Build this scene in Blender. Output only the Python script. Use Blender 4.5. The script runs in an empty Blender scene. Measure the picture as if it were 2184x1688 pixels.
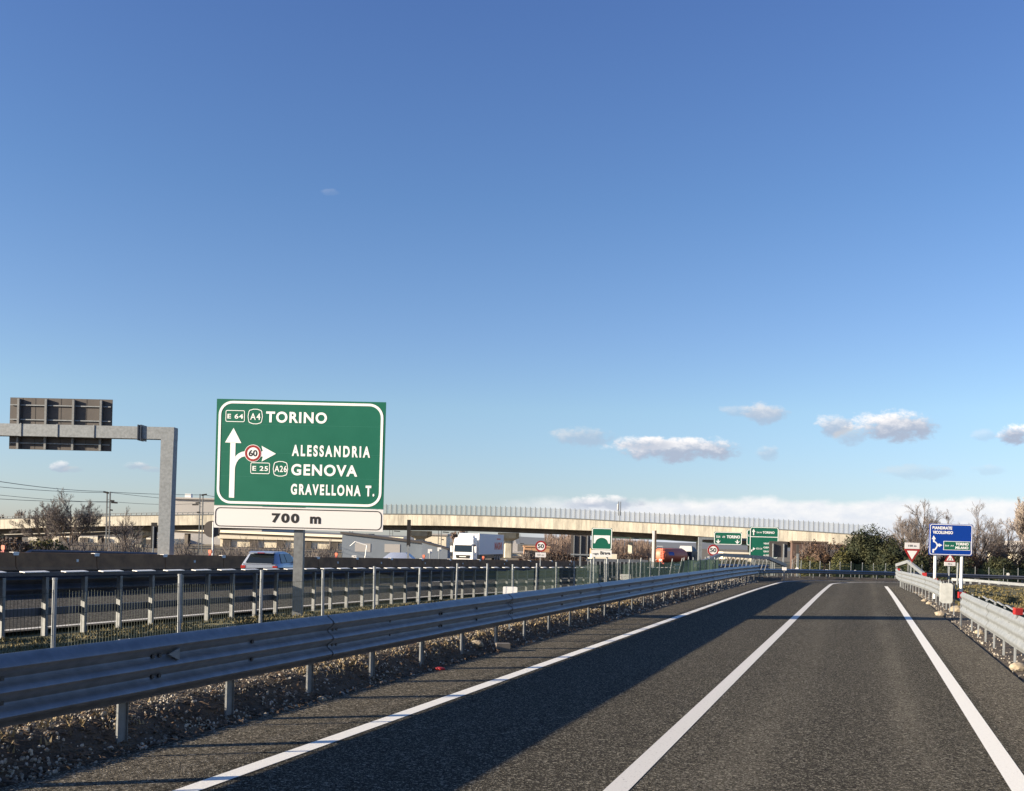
import bpy, bmesh, math, random
from mathutils import Vector, Matrix, Euler
from mathutils import noise as mnoise
S = bpy.context.scene
COL = S.collection
rad = math.radians
# ------------------------------------------------------------------ camera
F = 2150.0 / 2184.0            # focal length in picture widths
YAW = rad(19.24); ROLL = rad(1.5); EYE = 1.9
PX, PY, FD = 1092.0, 1156.4, 2150.0
R0 = Vector((math.cos(YAW), math.sin(YAW), 0)); FW = Vector((-math.sin(YAW), math.cos(YAW), 0)); UP = Vector((0, 0, 1))
cam = bpy.data.cameras.new('camera'); co = bpy.data.objects.new('camera', cam); COL.objects.link(co)
cx = R0 * math.cos(ROLL) + UP * math.sin(ROLL); cy = -R0 * math.sin(ROLL) + UP * math.cos(ROLL)
m = Matrix((cx, cy, -FW)).transposed().to_4x4(); m.translation = (0, 0, EYE)
co.matrix_world = m
cam.sensor_width = 36.0; cam.lens = 36.0 * F; cam.shift_y = 312.4 / 2184.0
cam.clip_start = 0.1; cam.clip_end = 6000
S.camera = co
# ------------------------------------------------------------------ light
SUN_EL = rad(15.0); SUN_HEAD = rad(55.0)     # shadows run 55 deg right of the road
sd = Vector((math.sin(SUN_HEAD) * math.cos(SUN_EL), math.cos(SUN_HEAD) * math.cos(SUN_EL), -math.sin(SUN_EL)))
sl = bpy.data.lights.new('sun', 'SUN'); sl.energy = 5.0; sl.angle = rad(0.53); sl.color = (1.0, 0.85, 0.64)
so = bpy.data.objects.new('sun', sl); COL.objects.link(so)
so.rotation_euler = sd.to_track_quat('-Z', 'Y').to_euler()
S.view_settings.view_transform = 'Standard'; S.view_settings.look = 'None'
S.view_settings.exposure = 1.4; S.view_settings.gamma = 1.0
try: S.view_settings.use_curve_mapping = False
except Exception: pass
W = bpy.data.worlds.new('World'); S.world = W; W.use_nodes = True
N = W.node_tree.nodes; L = W.node_tree.links; N.clear()
def wn(t, **k):
    n = N.new(t)
    for a, b in k.items(): setattr(n, a, b)
    return n
def wmath(op, a, b=None, c=None, clamp=False):
    n = wn('ShaderNodeMath', operation=op); n.use_clamp = clamp
    for i, v in enumerate((a, b, c)):
        if v is None: continue
        if isinstance(v, (int, float)): n.inputs[i].default_value = v
        else: L.new(v, n.inputs[i])
    return n.outputs[0]
def wdot(v, vec):
    n = wn('ShaderNodeVectorMath', operation='DOT_PRODUCT'); L.new(v, n.inputs[0]); n.inputs[1].default_value = vec
    return n.outputs['Value']
sky = wn('ShaderNodeTexSky', sky_type='NISHITA'); sky.sun_disc = False
sky.sun_elevation = SUN_EL; sky.sun_rotation = SUN_HEAD + math.pi
sky.air_density = 1.0; sky.dust_density = 0.35; sky.ozone_density = 2.4; sky.altitude = 150
tc = wn('ShaderNodeTexCoord'); dirv = tc.outputs['Generated']
fr = wdot(dirv, FW); rr = wdot(dirv, R0); ur = wdot(dirv, UP)
frs = wmath('MAXIMUM', fr, 0.05)
A_ = wmath('DIVIDE', rr, frs); B_ = wmath('DIVIDE', ur, frs)
cmb = wn('ShaderNodeCombineXYZ'); L.new(A_, cmb.inputs[0]); L.new(wmath('MULTIPLY', B_, 1.7), cmb.inputs[1])
def wnoise(scale, det, rough=0.55):
    n = wn('ShaderNodeTexNoise'); L.new(cmb.outputs[0], n.inputs['Vector'])
    n.inputs['Scale'].default_value = scale; n.inputs['Detail'].default_value = det; n.inputs['Roughness'].default_value = rough
    return n.outputs['Fac']
n1 = wnoise(46, 9, 0.64); n2 = wnoise(14, 5)
front = wmath('GREATER_THAN', fr, 0.06)
def ab(x, y):
    X = x - PX; Y = y - PY
    u = X * math.cos(ROLL) + Y * math.sin(ROLL); v = -X * math.sin(ROLL) + Y * math.cos(ROLL)
    return u / FD, -v / FD
# clouds: direction, half sizes, density, brightness of the lit top
CL = [(1630, 884, 46, 20, .62, .80), (1600, 878, 60, 12, .35, .75), (1445, 958, 128, 24, .95, .95), (1370, 945, 60, 13, .6, .95),
      (1780, 908, 38, 20, .75, .9), (1815, 932, 34, 18, .5, .62), (1912, 910, 84, 30, .97, .95), (2160, 926, 32, 20, 1.0, 1.12),
      (1640, 966, 26, 14, .4, .8), (1245, 932, 66, 17, .5, .74), (1960, 1008, 70, 15, .26, .66), (2110, 1003, 40, 10, .2, .7),
      (126, 995, 22, 11, .6, .95), (155, 1001, 20, 6, .3, .6), (292, 994, 26, 8, .5, .86), (322, 1001, 22, 6, .3, .6), (706, 410, 20, 7, .10, .8), (1300, 1072, 70, 14, .7, .95),
      (1235, 1074, 40, 14, .5, .95), (2100, 930, 26, 12, .25, .8)]
cur = None
skycol = sky.outputs[0]
def mixc(fac, a, b):
    n = wn('ShaderNodeMix', data_type='RGBA'); L.new(fac, n.inputs[0]) if not isinstance(fac, float) else None
    for s, v in ((6, a), (7, b)):
        if isinstance(v, tuple): n.inputs[s].default_value = v
        else: L.new(v, n.inputs[s])
    return n.outputs[2]
def ss(v, lo, hi):
    n = wn('ShaderNodeMapRange', interpolation_type='SMOOTHSTEP'); L.new(v, n.inputs[0]); n.inputs[1].default_value = lo; n.inputs[2].default_value = hi
    return n.outputs[0]
SHADE = (3.0, 3.45, 4.35, 1); LIT = (8.0, 7.7, 7.6, 1)
rmp = wn('ShaderNodeValToRGB'); L.new(ur, rmp.inputs[0])
el = rmp.color_ramp.elements
stops = [(0.0, (.84, .93, 1.36)), (.062, (.95, 1.0, 1.27)), (.13, (1.07, 1.12, 1.25)), (.2, (.99, 1.06, 1.27)), (.32, (.85, 1.0, 1.27)), (.47, (.78, .92, 1.30))]
el[0].position = 0; el[0].color = (*[q / 1.4 for q in stops[0][1]], 1); el[1].position = .47; el[1].color = (*[q / 1.4 for q in stops[-1][1]], 1)
for ps, cc in stops[1:-1]:
    e_ = el.new(ps); e_.color = (*[q / 1.4 for q in cc], 1)
tm = wn('ShaderNodeVectorMath', operation='MULTIPLY'); L.new(skycol, tm.inputs[0]); L.new(rmp.outputs[0], tm.inputs[1])
ts = wn('ShaderNodeVectorMath', operation='SCALE'); L.new(tm.outputs[0], ts.inputs[0]); ts.inputs['Scale'].default_value = 1.4
skycol = ts.outputs[0]
cur = skycol
# low bank of cloud along the horizon on the right
bt = wmath('MULTIPLY_ADD', A_, 0.030, 0.043)
bt = wmath('ADD', bt, wmath('MULTIPLY', wmath('SUBTRACT', n2, 0.5), 0.035))
bank = wmath('MULTIPLY', ss(wmath('SUBTRACT', bt, B_), -0.002, 0.008), ss(A_, -0.06, 0.1))
bank = wmath('MULTIPLY', wmath('MULTIPLY', bank, front), 0.88)
bcol = mixc(ss(wmath('ADD', wmath('MULTIPLY', B_, 9.0), n1), 0.45, 1.2), (5.2, 5.5, 6.2, 1), (7.3, 7.1, 7.0, 1))
cur = mixc(bank, cur, bcol)
for (x, y, sx, sy, dens, br) in CL:
    a0, b0 = ab(x, y); ax = sx * 1.0 / FD; by = sy * 1.08 / FD
    da = wmath('MULTIPLY', wmath('SUBTRACT', A_, a0), 1 / ax); db = wmath('MULTIPLY', wmath('SUBTRACT', B_, b0), 1 / by)
    e = wmath('ADD', wmath('MULTIPLY', da, da), wmath('MULTIPLY', db, db))
    v = wmath('ADD', wmath('SUBTRACT', 1.0, e), wmath('MULTIPLY', wmath('SUBTRACT', n1, 0.5), 4.2))
    mk = wmath('MULTIPLY', wmath('MULTIPLY', ss(v, -0.45, 0.75), front), dens)
    t = ss(wmath('ADD', wmath('SUBTRACT', wmath('MULTIPLY', db, 0.9), wmath('MULTIPLY', da, 0.35)), wmath('MULTIPLY', wmath('SUBTRACT', n1, 0.5), 2.4)), -0.35, 0.85)
    cc = mixc(t, SHADE, tuple(q * br for q in LIT[:3]) + (1,))
    cur = mixc(mk, cur, cc)
bg = wn('ShaderNodeBackground'); L.new(cur, bg.inputs[0]); bg.inputs[1].default_value = 0.055
wo = wn('ShaderNodeOutputWorld'); L.new(bg.outputs[0], wo.inputs[0])
# ------------------------------------------------------------------ measuring helpers (used once, to find where things stand)
def at(x, y, d):
    X = x - PX; Y = y - PY
    u = X * math.cos(ROLL) + Y * math.sin(ROLL); v = -X * math.sin(ROLL) + Y * math.cos(ROLL)
    return R0 * (u / FD * d) + FW * d + UP * (EYE - v / FD * d)
def sst(a, b, x):
    t = max(0.0, min(1.0, (x - a) / (b - a))); return t * t * (3 - 2 * t)
XC = 25.0; YC = 62.0
def roff(X, Y):
    if Y < YC: return X
    if X < XC: return XC - math.hypot(X - XC, Y - YC)
    return XC - (Y - YC)
def mway(Y): return max(-1.5, .05 - .012 * (Y - 14))
def basez(Y): return -.0002 * max(0, min(Y, 122) - 40) ** 2
def H(X, Y):
    o = roff(X, Y)
    z = basez(Y)
    t = sst(8.6, 12.6, -o)
    z = z * (1 - t) + mway(Y) * t
    z += .22 * sst(5.92, 6.6, -o) * (1 - sst(7.8, 9.8, -o))
    z -= .55 * sst(3.0, 8.0, o)
    far = sst(130, 210, math.hypot(X, Y))
    return z * (1 - far) + (-1.5) * far
# ------------------------------------------------------------------ materials
def mat(name, col, rough=.8, metal=0, spec=None, noise=None, bump=None, alpha=None, stretch=None, emit=None, mixcol=None, nscale=4.0, nlo=.35, nhi=.65, coords='Object'):
    M = bpy.data.materials.new(name); M.use_nodes = True
    nt = M.node_tree; b = nt.nodes['Principled BSDF']
    b.inputs['Base Color'].default_value = (*col, 1); b.inputs['Roughness'].default_value = rough; b.inputs['Metallic'].default_value = metal
    if spec is not None: b.inputs['Specular IOR Level'].default_value = spec
    if alpha is not None: b.inputs['Alpha'].default_value = alpha
    if emit: b.inputs['Emission Color'].default_value = (*emit[:3], 1); b.inputs['Emission Strength'].default_value = emit[3]
    tcn = nt.nodes.new('ShaderNodeTexCoord'); vec = tcn.outputs[coords]
    if stretch:
        mp = nt.nodes.new('ShaderNodeMapping'); mp.inputs['Scale'].default_value = stretch; nt.links.new(vec, mp.inputs[0]); vec = mp.outputs[0]
    if mixcol is not None:
        n = nt.nodes.new('ShaderNodeTexNoise'); n.inputs['Scale'].default_value = nscale; n.inputs['Detail'].default_value = 6; n.inputs['Roughness'].default_value = .62
        nt.links.new(vec, n.inputs['Vector'])
        mr = nt.nodes.new('ShaderNodeMapRange'); mr.inputs[1].default_value = nlo; mr.inputs[2].default_value = nhi; nt.links.new(n.outputs['Fac'], mr.inputs[0])
        mx = nt.nodes.new('ShaderNodeMix'); mx.data_type = 'RGBA'; nt.links.new(mr.outputs[0], mx.inputs[0])
        mx.inputs[6].default_value = (*col, 1); mx.inputs[7].default_value = (*mixcol, 1); nt.links.new(mx.outputs[2], b.inputs['Base Color'])
    if bump:
        n = nt.nodes.new('ShaderNodeTexNoise'); n.inputs['Scale'].default_value = bump[0]; n.inputs['Detail'].default_value = 4
        nt.links.new(tcn.outputs[coords], n.inputs['Vector'])
        bp = nt.nodes.new('ShaderNodeBump'); bp.inputs['Distance'].default_value = bump[1]; bp.inputs['Strength'].default_value = 1
        nt.links.new(n.outputs['Fac'], bp.inputs['Height']); nt.links.new(bp.outputs[0], b.inputs['Normal'])
    return M
def asphalt(name, dark, light, speck, scale=90.0, lane=False):
    M = bpy.data.materials.new(name); M.use_nodes = True
    nt = M.node_tree; b = nt.nodes['Principled BSDF']; b.inputs['Roughness'].default_value = .9; b.inputs['Specular IOR Level'].default_value = .08
    tcn = nt.nodes.new('ShaderNodeTexCoord'); vec = tcn.outputs['Object']
    def noi(sc, det, stretch=None):
        v = vec
        if stretch:
            mp = nt.nodes.new('ShaderNodeMapping'); mp.inputs['Scale'].default_value = stretch; nt.links.new(vec, mp.inputs[0]); v = mp.outputs[0]
        n = nt.nodes.new('ShaderNodeTexNoise'); n.inputs['Scale'].default_value = sc; n.inputs['Detail'].default_value = det; nt.links.new(v, n.inputs['Vector']); return n.outputs['Fac']
    def mr(v, a, c, d0=0, d1=1):
        n = nt.nodes.new('ShaderNodeMapRange'); n.inputs[1].default_value = a; n.inputs[2].default_value = c; n.inputs[3].default_value = d0; n.inputs[4].default_value = d1; nt.links.new(v, n.inputs[0]); return n.outputs[0]
    def mix(f, a, c):
        n = nt.nodes.new('ShaderNodeMix'); n.data_type = 'RGBA'; nt.links.new(f, n.inputs[0])
        for s, v in ((6, a), (7, c)):
            if isinstance(v, tuple): n.inputs[s].default_value = (*v, 1)
            else: nt.links.new(v, n.inputs[s])
        return n.outputs[2]
    big = mr(noi(.55, 5, (1.6, .16, 1)), .35, .66)
    patch = mr(noi(1.3, 6), .3, .7)
    c = mix(big, dark, light)
    c = mix(patch, c, tuple((a + q) / 2 for a, q in zip(dark, light)))
    vo = nt.nodes.new('ShaderNodeTexVoronoi'); vo.inputs['Scale'].default_value = scale; nt.links.new(vec, vo.inputs['Vector'])
    vc = nt.nodes.new('ShaderNodeSeparateColor'); nt.links.new(vo.outputs['Color'], vc.inputs[0])
    if lane:            # darker left lane, paler polished strips in the right lane, stains along the run
        sx = nt.nodes.new('ShaderNodeSeparateXYZ'); nt.links.new(vec, sx.inputs[0])
        X = sx.outputs[0]
        def mth(op, a, q):
            n = nt.nodes.new('ShaderNodeMath'); n.operation = op
            for i, v in enumerate((a, q)):
                if isinstance(v, (int, float)): n.inputs[i].default_value = v
                else: nt.links.new(v, n.inputs[i])
            return n.outputs[0]
        def bumpf(x0, w): return mr(mth('ABSOLUTE', mth('SUBTRACT', X, x0), 0), w, w * .25)
        st_ = mr(noi(.8, 5, (3.0, .22, 1)), .3, .62)
        for x0, w, f_ in ((.52, .26, .75), (-.95, .35, .35)):
            c = mix(mth('MULTIPLY', mth('MULTIPLY', bumpf(x0, w), st_), f_), c, tuple(q * 1.7 for q in light))
        c = mix(mth('MULTIPLY', bumpf(-.2, .45), .35), c, tuple(q * .75 for q in dark))
        c = mix(mr(X, -1.72, -1.85, 0, .45), c, tuple(q * .8 for q in dark))
        st2 = mr(noi(2.3, 6, (1.6, .5, 1)), .60, .74)
        c = mix(mth('MULTIPLY', st2, .5), c, tuple(q * .55 for q in dark))
    sp = mr(vc.outputs[0], .80, .97)
    c = mix(sp, c, speck)
    vo2 = nt.nodes.new('ShaderNodeTexVoronoi'); vo2.inputs['Scale'].default_value = scale * .45; nt.links.new(vec, vo2.inputs['Vector'])
    vc2 = nt.nodes.new('ShaderNodeSeparateColor'); nt.links.new(vo2.outputs['Color'], vc2.inputs[0])
    c = mix(mr(vc2.outputs[0], .86, .99, 0, .75), c, speck)
    dk = mr(vc2.outputs[1], .65, .95, 0, .85)
    c = mix(dk, c, tuple(q * .25 for q in dark))
    nt.links.new(c, b.inputs['Base Color'])
    bp = nt.nodes.new('ShaderNodeBump'); bp.inputs['Distance'].default_value = .006; bp.inputs['Strength'].default_value = .8
    nt.links.new(vo.outputs['Distance'], bp.inputs['Height']); nt.links.new(bp.outputs[0], b.inputs['Normal'])
    return M
M_ASPH = asphalt('ramp asphalt', (.041, .0365, .0275), (.074, .066, .050), (.30, .275, .215), 110.0, lane=True)
M_ASPH2 = asphalt('motorway asphalt', (.045, .041, .034), (.065, .059, .049), (.17, .16, .14), 40)
M_SHOULD = asphalt('shoulder asphalt', (.058, .051, .038), (.112, .099, .075), (.36, .32, .25), 95)
M_PAINT = mat('road paint', (.60, .58, .53), .7, mixcol=(.12, .11, .10), nscale=30, nlo=.60, nhi=.74, bump=(90, .003))
M_PAINTF = mat('fresh road paint', (.80, .78, .71), .7, mixcol=(.55, .52, .46), nscale=30, nlo=.55, nhi=.85, bump=(90, .003))
M_SOIL = mat('verge soil', (.030, .023, .016), .95, mixcol=(.095, .072, .048), nscale=3.5, bump=(22, .05))
M_GRASSG = mat('grass ground', (.060, .060, .020), .95, mixcol=(.17, .14, .055), nscale=.9, bump=(9, .06))
M_STONE = mat('pebbles', (.42, .38, .32), .85, mixcol=(.10, .085, .07), nscale=4, nlo=.42, nhi=.58)
M_GALV = mat('galvanised steel', (.235, .24, .255), .42, .65, mixcol=(.17, .175, .19), nscale=6, bump=(60, .0006))
M_GALV2 = mat('weathered galvanised steel', (.265, .285, .30), .62, .25, mixcol=(.19, .205, .215), nscale=7)
M_POST = mat('steel post', (.20, .21, .215), .6, .35, mixcol=(.14, .145, .15), nscale=9)
M_CAPW = mat('cap grey white', (.40, .41, .40), .55, .1, mixcol=(.31, .32, .31), nscale=5)
M_RAILD = mat('shaded rail steel', (.055, .062, .085), .5, .35, mixcol=(.035, .04, .055), nscale=3)  # shade on the back of the motorway rail, darkened into the colour
M_BOLT = mat('bolt steel', (.05, .05, .055), .5, .6)
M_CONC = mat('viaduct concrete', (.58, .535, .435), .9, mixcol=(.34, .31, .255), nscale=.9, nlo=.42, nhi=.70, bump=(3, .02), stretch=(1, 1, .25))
_nt = M_CONC.node_tree; _oi = _nt.nodes.new('ShaderNodeObjectInfo'); _mr = _nt.nodes.new('ShaderNodeMapRange'); _mr.inputs[3].default_value = .86; _mr.inputs[4].default_value = 1.08
_nt.links.new(_oi.outputs['Random'], _mr.inputs[0]); _vs = _nt.nodes.new('ShaderNodeVectorMath'); _vs.operation = 'SCALE'
_b = _nt.nodes['Principled BSDF']; _l = _b.inputs['Base Color'].links[0]; _nt.links.new(_l.from_socket, _vs.inputs[0]); _nt.links.new(_mr.outputs[0], _vs.inputs['Scale']); _nt.links.new(_vs.outputs[0], _b.inputs['Base Color'])
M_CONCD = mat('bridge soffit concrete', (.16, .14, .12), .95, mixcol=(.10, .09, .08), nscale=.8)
M_BARR = mat('barrier concrete', (.32, .17, .085), .95, mixcol=(.20, .11, .06), nscale=1.5)
M_GREEN = mat('sign green', (.010, .120, .075), .45, spec=.3, mixcol=(.014, .135, .085), nscale=1.1)
M_BLUE = mat('sign blue', (.004, .045, .30), .4, spec=.3)
M_WHITE = mat('sign white', (.80, .78, .74), .5, spec=.3)
M_WHITEB = mat('sign lettering white', (.88, .87, .84), .5, spec=.2)
M_PLATE = mat('sign plate white', (.72, .69, .67), .5, spec=.3)
M_BLACK = mat('sign black', (.012, .010, .010), .5)
M_RED = mat('sign red', (.30, .014, .014), .5)
M_ORNG = mat('lamp orange', (.50, .10, .04), .5)
M_SIGNBK = mat('sign back grey', (.085, .073, .066), .7, mixcol=(.065, .056, .052), nscale=1)
M_WIRE = mat('dark green wire', (.008, .022, .017), .7)
M_WIREF = mat('green wire', (.010, .034, .026), .7)
M_WIREG = mat('grey wire', (.05, .06, .06), .5, .3)
M_MESHG = mat('noise mesh', (.26, .28, .28), .7, alpha=.36)
M_RAILG = mat('railing grey', (.13, .14, .145), .6)
M_TRUCK = mat('truck white', (.80, .78, .75), .35, spec=.5)
M_GLASS = mat('dark glass', (.012, .016, .018), .08, spec=.7)
M_RUB = mat('rubber', (.012, .012, .012), .8)
M_TRAIL = mat('trailer side', (.62, .64, .68), .5)
M_TRRED = mat('trailer lettering', (.62, .10, .08), .5)
M_CARW = mat('car silver', (.36, .40, .48), .25, .5)
M_TAIL = mat('tail lamp', (.30, .02, .015), .25)
M_TANK = mat('tank orange', (.58, .125, .06), .5)
M_DARKCAB = mat('dark cab', (.02, .03, .05), .4)
M_BARK = mat('bark', (.13, .09, .065), .95, mixcol=(.08, .055, .04), nscale=6)
M_TWIG = mat('twigs', (.15, .128, .118), .95)
M_TWIGP = mat('pale twigs', (.27, .225, .19), .95)
M_POP = mat('poplar twigs', (.20, .145, .115), .95)
M_EVG = mat('evergreen leaves', (.011, .020, .006), .8, mixcol=(.034, .036, .009), nscale=.9, nlo=.4, nhi=.6)
M_CORE = mat('bush core', (.015, .018, .008), 1)
M_BRN = mat('brown leaves', (.13, .072, .042), .9, mixcol=(.075, .05, .034), nscale=1.2)
M_OLIVE = mat('olive leaves', (.10, .085, .022), .9, mixcol=(.05, .06, .02), nscale=1.0)
M_GRASSB = mat('grass blades', (.07, .065, .022), .9, mixcol=(.21, .165, .075), nscale=.8)
M_WALL = mat('cream wall', (.82, .74, .58), .9, mixcol=(.74, .66, .51), nscale=.2)
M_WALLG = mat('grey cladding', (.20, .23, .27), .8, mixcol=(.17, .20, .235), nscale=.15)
M_PILA = mat('pilaster', (.10, .085, .07), .9)
M_ROOFG = mat('pale grey roof', (.40, .38, .36), .85)
M_ORB = mat('terracotta render', (.50, .30, .18), .9)
M_SHBOARD = mat('black board', (.012, .011, .012), .8)
M_GIRD = mat('green girder', (.055, .095, .075), .7, mixcol=(.045, .08, .065), nscale=.3)
M_HILL = mat('hill woods', (.16, .18, .22), 1)
M_BROWNG = mat('field ground', (.13, .10, .065), .95, mixcol=(.09, .08, .05), nscale=.05)
# ------------------------------------------------------------------ mesh helpers
class MB:
    def __init__(s): s.v = []; s.f = []
    def add(s, vs, fs):
        o = len(s.v); s.v += [tuple(v) for v in vs]; s.f += [tuple(i + o for i in f) for f in fs]; return s
    def box(s, x0, x1, y0, y1, z0, z1, M=None):
        vs = [Vector((x, y, z)) for z in (z0, z1) for y in (y0, y1) for x in (x0, x1)]
        if M is not None: vs = [M @ v for v in vs]
        return s.add(vs, [(0, 2, 3, 1), (4, 5, 7, 6), (0, 1, 5, 4), (2, 6, 7, 3), (0, 4, 6, 2), (1, 3, 7, 5)])
    def bar(s, p, q, w, h=None, up=Vector((0, 0, 1))):
        p = Vector(p); q = Vector(q); h = h or w
        d = (q - p).normalized(); a = d.cross(up)
        if a.length < 1e-3: a = d.cross(Vector((0, 1, 0)))
        a.normalize(); b = a.cross(d).normalized()
        vs = [e + a * (i * w / 2) + b * (j * h / 2) for e in (p, q) for i, j in ((-1, -1), (1, -1), (1, 1), (-1, 1))]
        return s.add(vs, [(3, 2, 1, 0), (4, 5, 6, 7), (0, 1, 5, 4), (1, 2, 6, 5), (2, 3, 7, 6), (3, 0, 4, 7)])
    def tube(s, p, q, r0, r1=None, n=6, caps=True):
        p = Vector(p); q = Vector(q); r1 = r0 if r1 is None else r1
        d = (q - p).normalized(); a = d.cross(Vector((0, 0, 1)))
        if a.length < 1e-3: a = Vector((1, 0, 0))
        a.normalize(); b = a.cross(d)
        vs = []
        for e, r in ((p, r0), (q, r1)):
            for k in range(n):
                t = 2 * math.pi * k / n; vs.append(e + a * (r * math.cos(t)) + b * (r * math.sin(t)))
        fs = [(k, (k + 1) % n, n + (k + 1) % n, n + k) for k in range(n)]
        if caps: fs += [tuple(range(n))[::-1], tuple(range(n, 2 * n))]
        return s.add(vs, fs)
    def prism(s, poly, y0, y1, M=None):            # polygon in x,z pushed along y
        n = len(poly); vs = [Vector((x, y, z)) for y in (y0, y1) for x, z in poly]
        if M is not None: vs = [M @ v for v in vs]
        return s.add(vs, [tuple(range(n)), tuple(range(n, 2 * n))[::-1]] + [(k, n + k, n + (k + 1) % n, (k + 1) % n) for k in range(n)])
    def ring(s, outer, inner, y0, y1):             # frame between two loops of the same count, in x,z
        n = len(outer); vs = [Vector((x, y, z)) for y in (y0, y1) for loop in (outer, inner) for x, z in loop]
        fs = []
        for k in range(n):
            j = (k + 1) % n
            fs += [(k, n + k, n + j, j), (2 * n + k, 2 * n + j, 3 * n + j, 3 * n + k), (k, j, 2 * n + j, 2 * n + k), (n + k, 3 * n + k, 3 * n + j, n + j)]
        return s.add(vs, fs)
    def sweep(s, prof, path, closed=True):         # prof [(side, up)], path [(pos, side_vector)]
        n = len(prof); vs = []
        for p, sv in path:
            for a, z in prof: vs.append(Vector(p) + sv * a + Vector((0, 0, z)))
        fs = []
        for i in range(len(path) - 1):
            for k in range(n if closed else n - 1):
                j = (k + 1) % n; fs.append((i * n + k, i * n + j, (i + 1) * n + j, (i + 1) * n + k))
        if closed: fs += [tuple(range(n))[::-1], tuple((len(path) - 1) * n + k for k in range(n))]
        return s.add(vs, fs)
    def build(s, name, m, parent=None, smooth=False, loc=None):
        me = bpy.data.meshes.new(name); me.from_pydata(s.v, [], s.f); me.update()
        bm = bmesh.new(); bm.from_mesh(me); bmesh.ops.recalc_face_normals(bm, faces=bm.faces); bm.to_mesh(me); bm.free()
        me.materials.append(m)
        if smooth:
            for p in me.polygons: p.use_smooth = True
            try: me.set_sharp_from_angle(angle=rad(38))
            except Exception: pass
        o = bpy.data.objects.new(name, me); COL.objects.link(o)
        if parent: o.parent = parent
        if loc is not None: o.location = loc
        return o
def tag(o, label=None, cat=None, group=None, kind=None):
    for k, v in (('label', label), ('category', cat), ('group', group), ('kind', kind)):
        if v: o[k] = v
    return o
def empty(name, loc, rz=0, label=None, cat=None, group=None):
    o = bpy.data.objects.new(name, None); COL.objects.link(o); o.location = loc; o.rotation_euler = (0, 0, rz); o.empty_display_size = .3
    return tag(o, label, cat, group)
def kids(o): return [c for c in COL.objects if c.parent == o]
def copy_tree(o, label=None, loc=None, rz=None, scale=None):
    ch = {}
    for q in COL.objects:
        if q.parent: ch.setdefault(q.parent.name, []).append(q)
    def rec(a, par):
        c = a.copy(); COL.objects.link(c); c.parent = par
        for k in ch.get(a.name, []): rec(k, c)
        return c
    c = rec(o, None)
    if label: c['label'] = label
    if loc is not None: c.location = loc
    if rz is not None: c.rotation_euler = (0, 0, rz)
    if scale is not None: c.scale = scale if isinstance(scale, tuple) else (scale,) * 3
    return c
def rrect(x0, x1, z0, z1, r, n=7):
    pts = []
    for cx_, cz, a in ((x1 - r, z1 - r, 0), (x0 + r, z1 - r, 90), (x0 + r, z0 + r, 180), (x1 - r, z0 + r, 270)):
        for k in range(n):
            t = rad(a + 90 * k / (n - 1)); pts.append((cx_ + r * math.cos(t), cz + r * math.sin(t)))
    return pts
def circ(x, z, r, n=28): return [(x + r * math.cos(2 * math.pi * k / n), z + r * math.sin(2 * math.pi * k / n)) for k in range(n)]
def text(body, x0, x1, z0, z1, parent, m, name='lettering', y=-.03, bold=.012, space=1.0):
    cu = bpy.data.curves.new('t', 'FONT'); cu.body = body; cu.size = 1; cu.offset = bold; cu.space_character = space; cu.extrude = 0.0
    o = bpy.data.objects.new('t', cu); COL.objects.link(o)
    bpy.context.view_layer.update()
    me = bpy.data.meshes.new_from_object(o.evaluated_get(bpy.context.evaluated_depsgraph_get()))
    bpy.data.objects.remove(o); bpy.data.curves.remove(cu)
    xs = [v.co.x for v in me.vertices]; ys = [v.co.y for v in me.vertices]
    a, b, c, d = min(xs), max(xs), min(ys), max(ys)
    for v in me.vertices:
        v.co = Vector((x0 + (v.co.x - a) / (b - a) * (x1 - x0), y, z0 + (v.co.y - c) / (d - c) * (z1 - z0)))
    me.materials.clear(); me.materials.append(m); me.name = name
    t = bpy.data.objects.new(name, me); COL.objects.link(t); t.parent = parent
    return t
def road_pt(s, off):       # s: metres along the ramp, off: metres right of the ramp's own axis
    if s < YC: return Vector((off, s, 0)), Vector((1, 0, 0))
    R = XC; arc = (s - YC) / R
    if arc < math.pi / 2:
        r = XC - off; p = Vector((XC - r * math.cos(arc), YC + r * math.sin(arc), 0)); return p, Vector((math.cos(arc), -math.sin(arc), 0))
    return Vector((XC + (s - YC - R * math.pi / 2), YC + XC - off, 0)), Vector((0, -1, 0))
def rp(s, off, dz=0):
    p, sv = road_pt(s, off); return Vector((p.x, p.y, H(p.x, p.y) + dz)), sv
def rz_(s, off, dz=0):      # road surface height (no verge bump)
    p, sv = road_pt(s, off); return Vector((p.x, p.y, basez(p.y) + dz)), sv
def frange(a, b, st):
    n = max(1, int(round((b - a) / st))); return [a + (b - a) * i / n for i in range(n + 1)]
rnd = random.Random(11)
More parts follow.
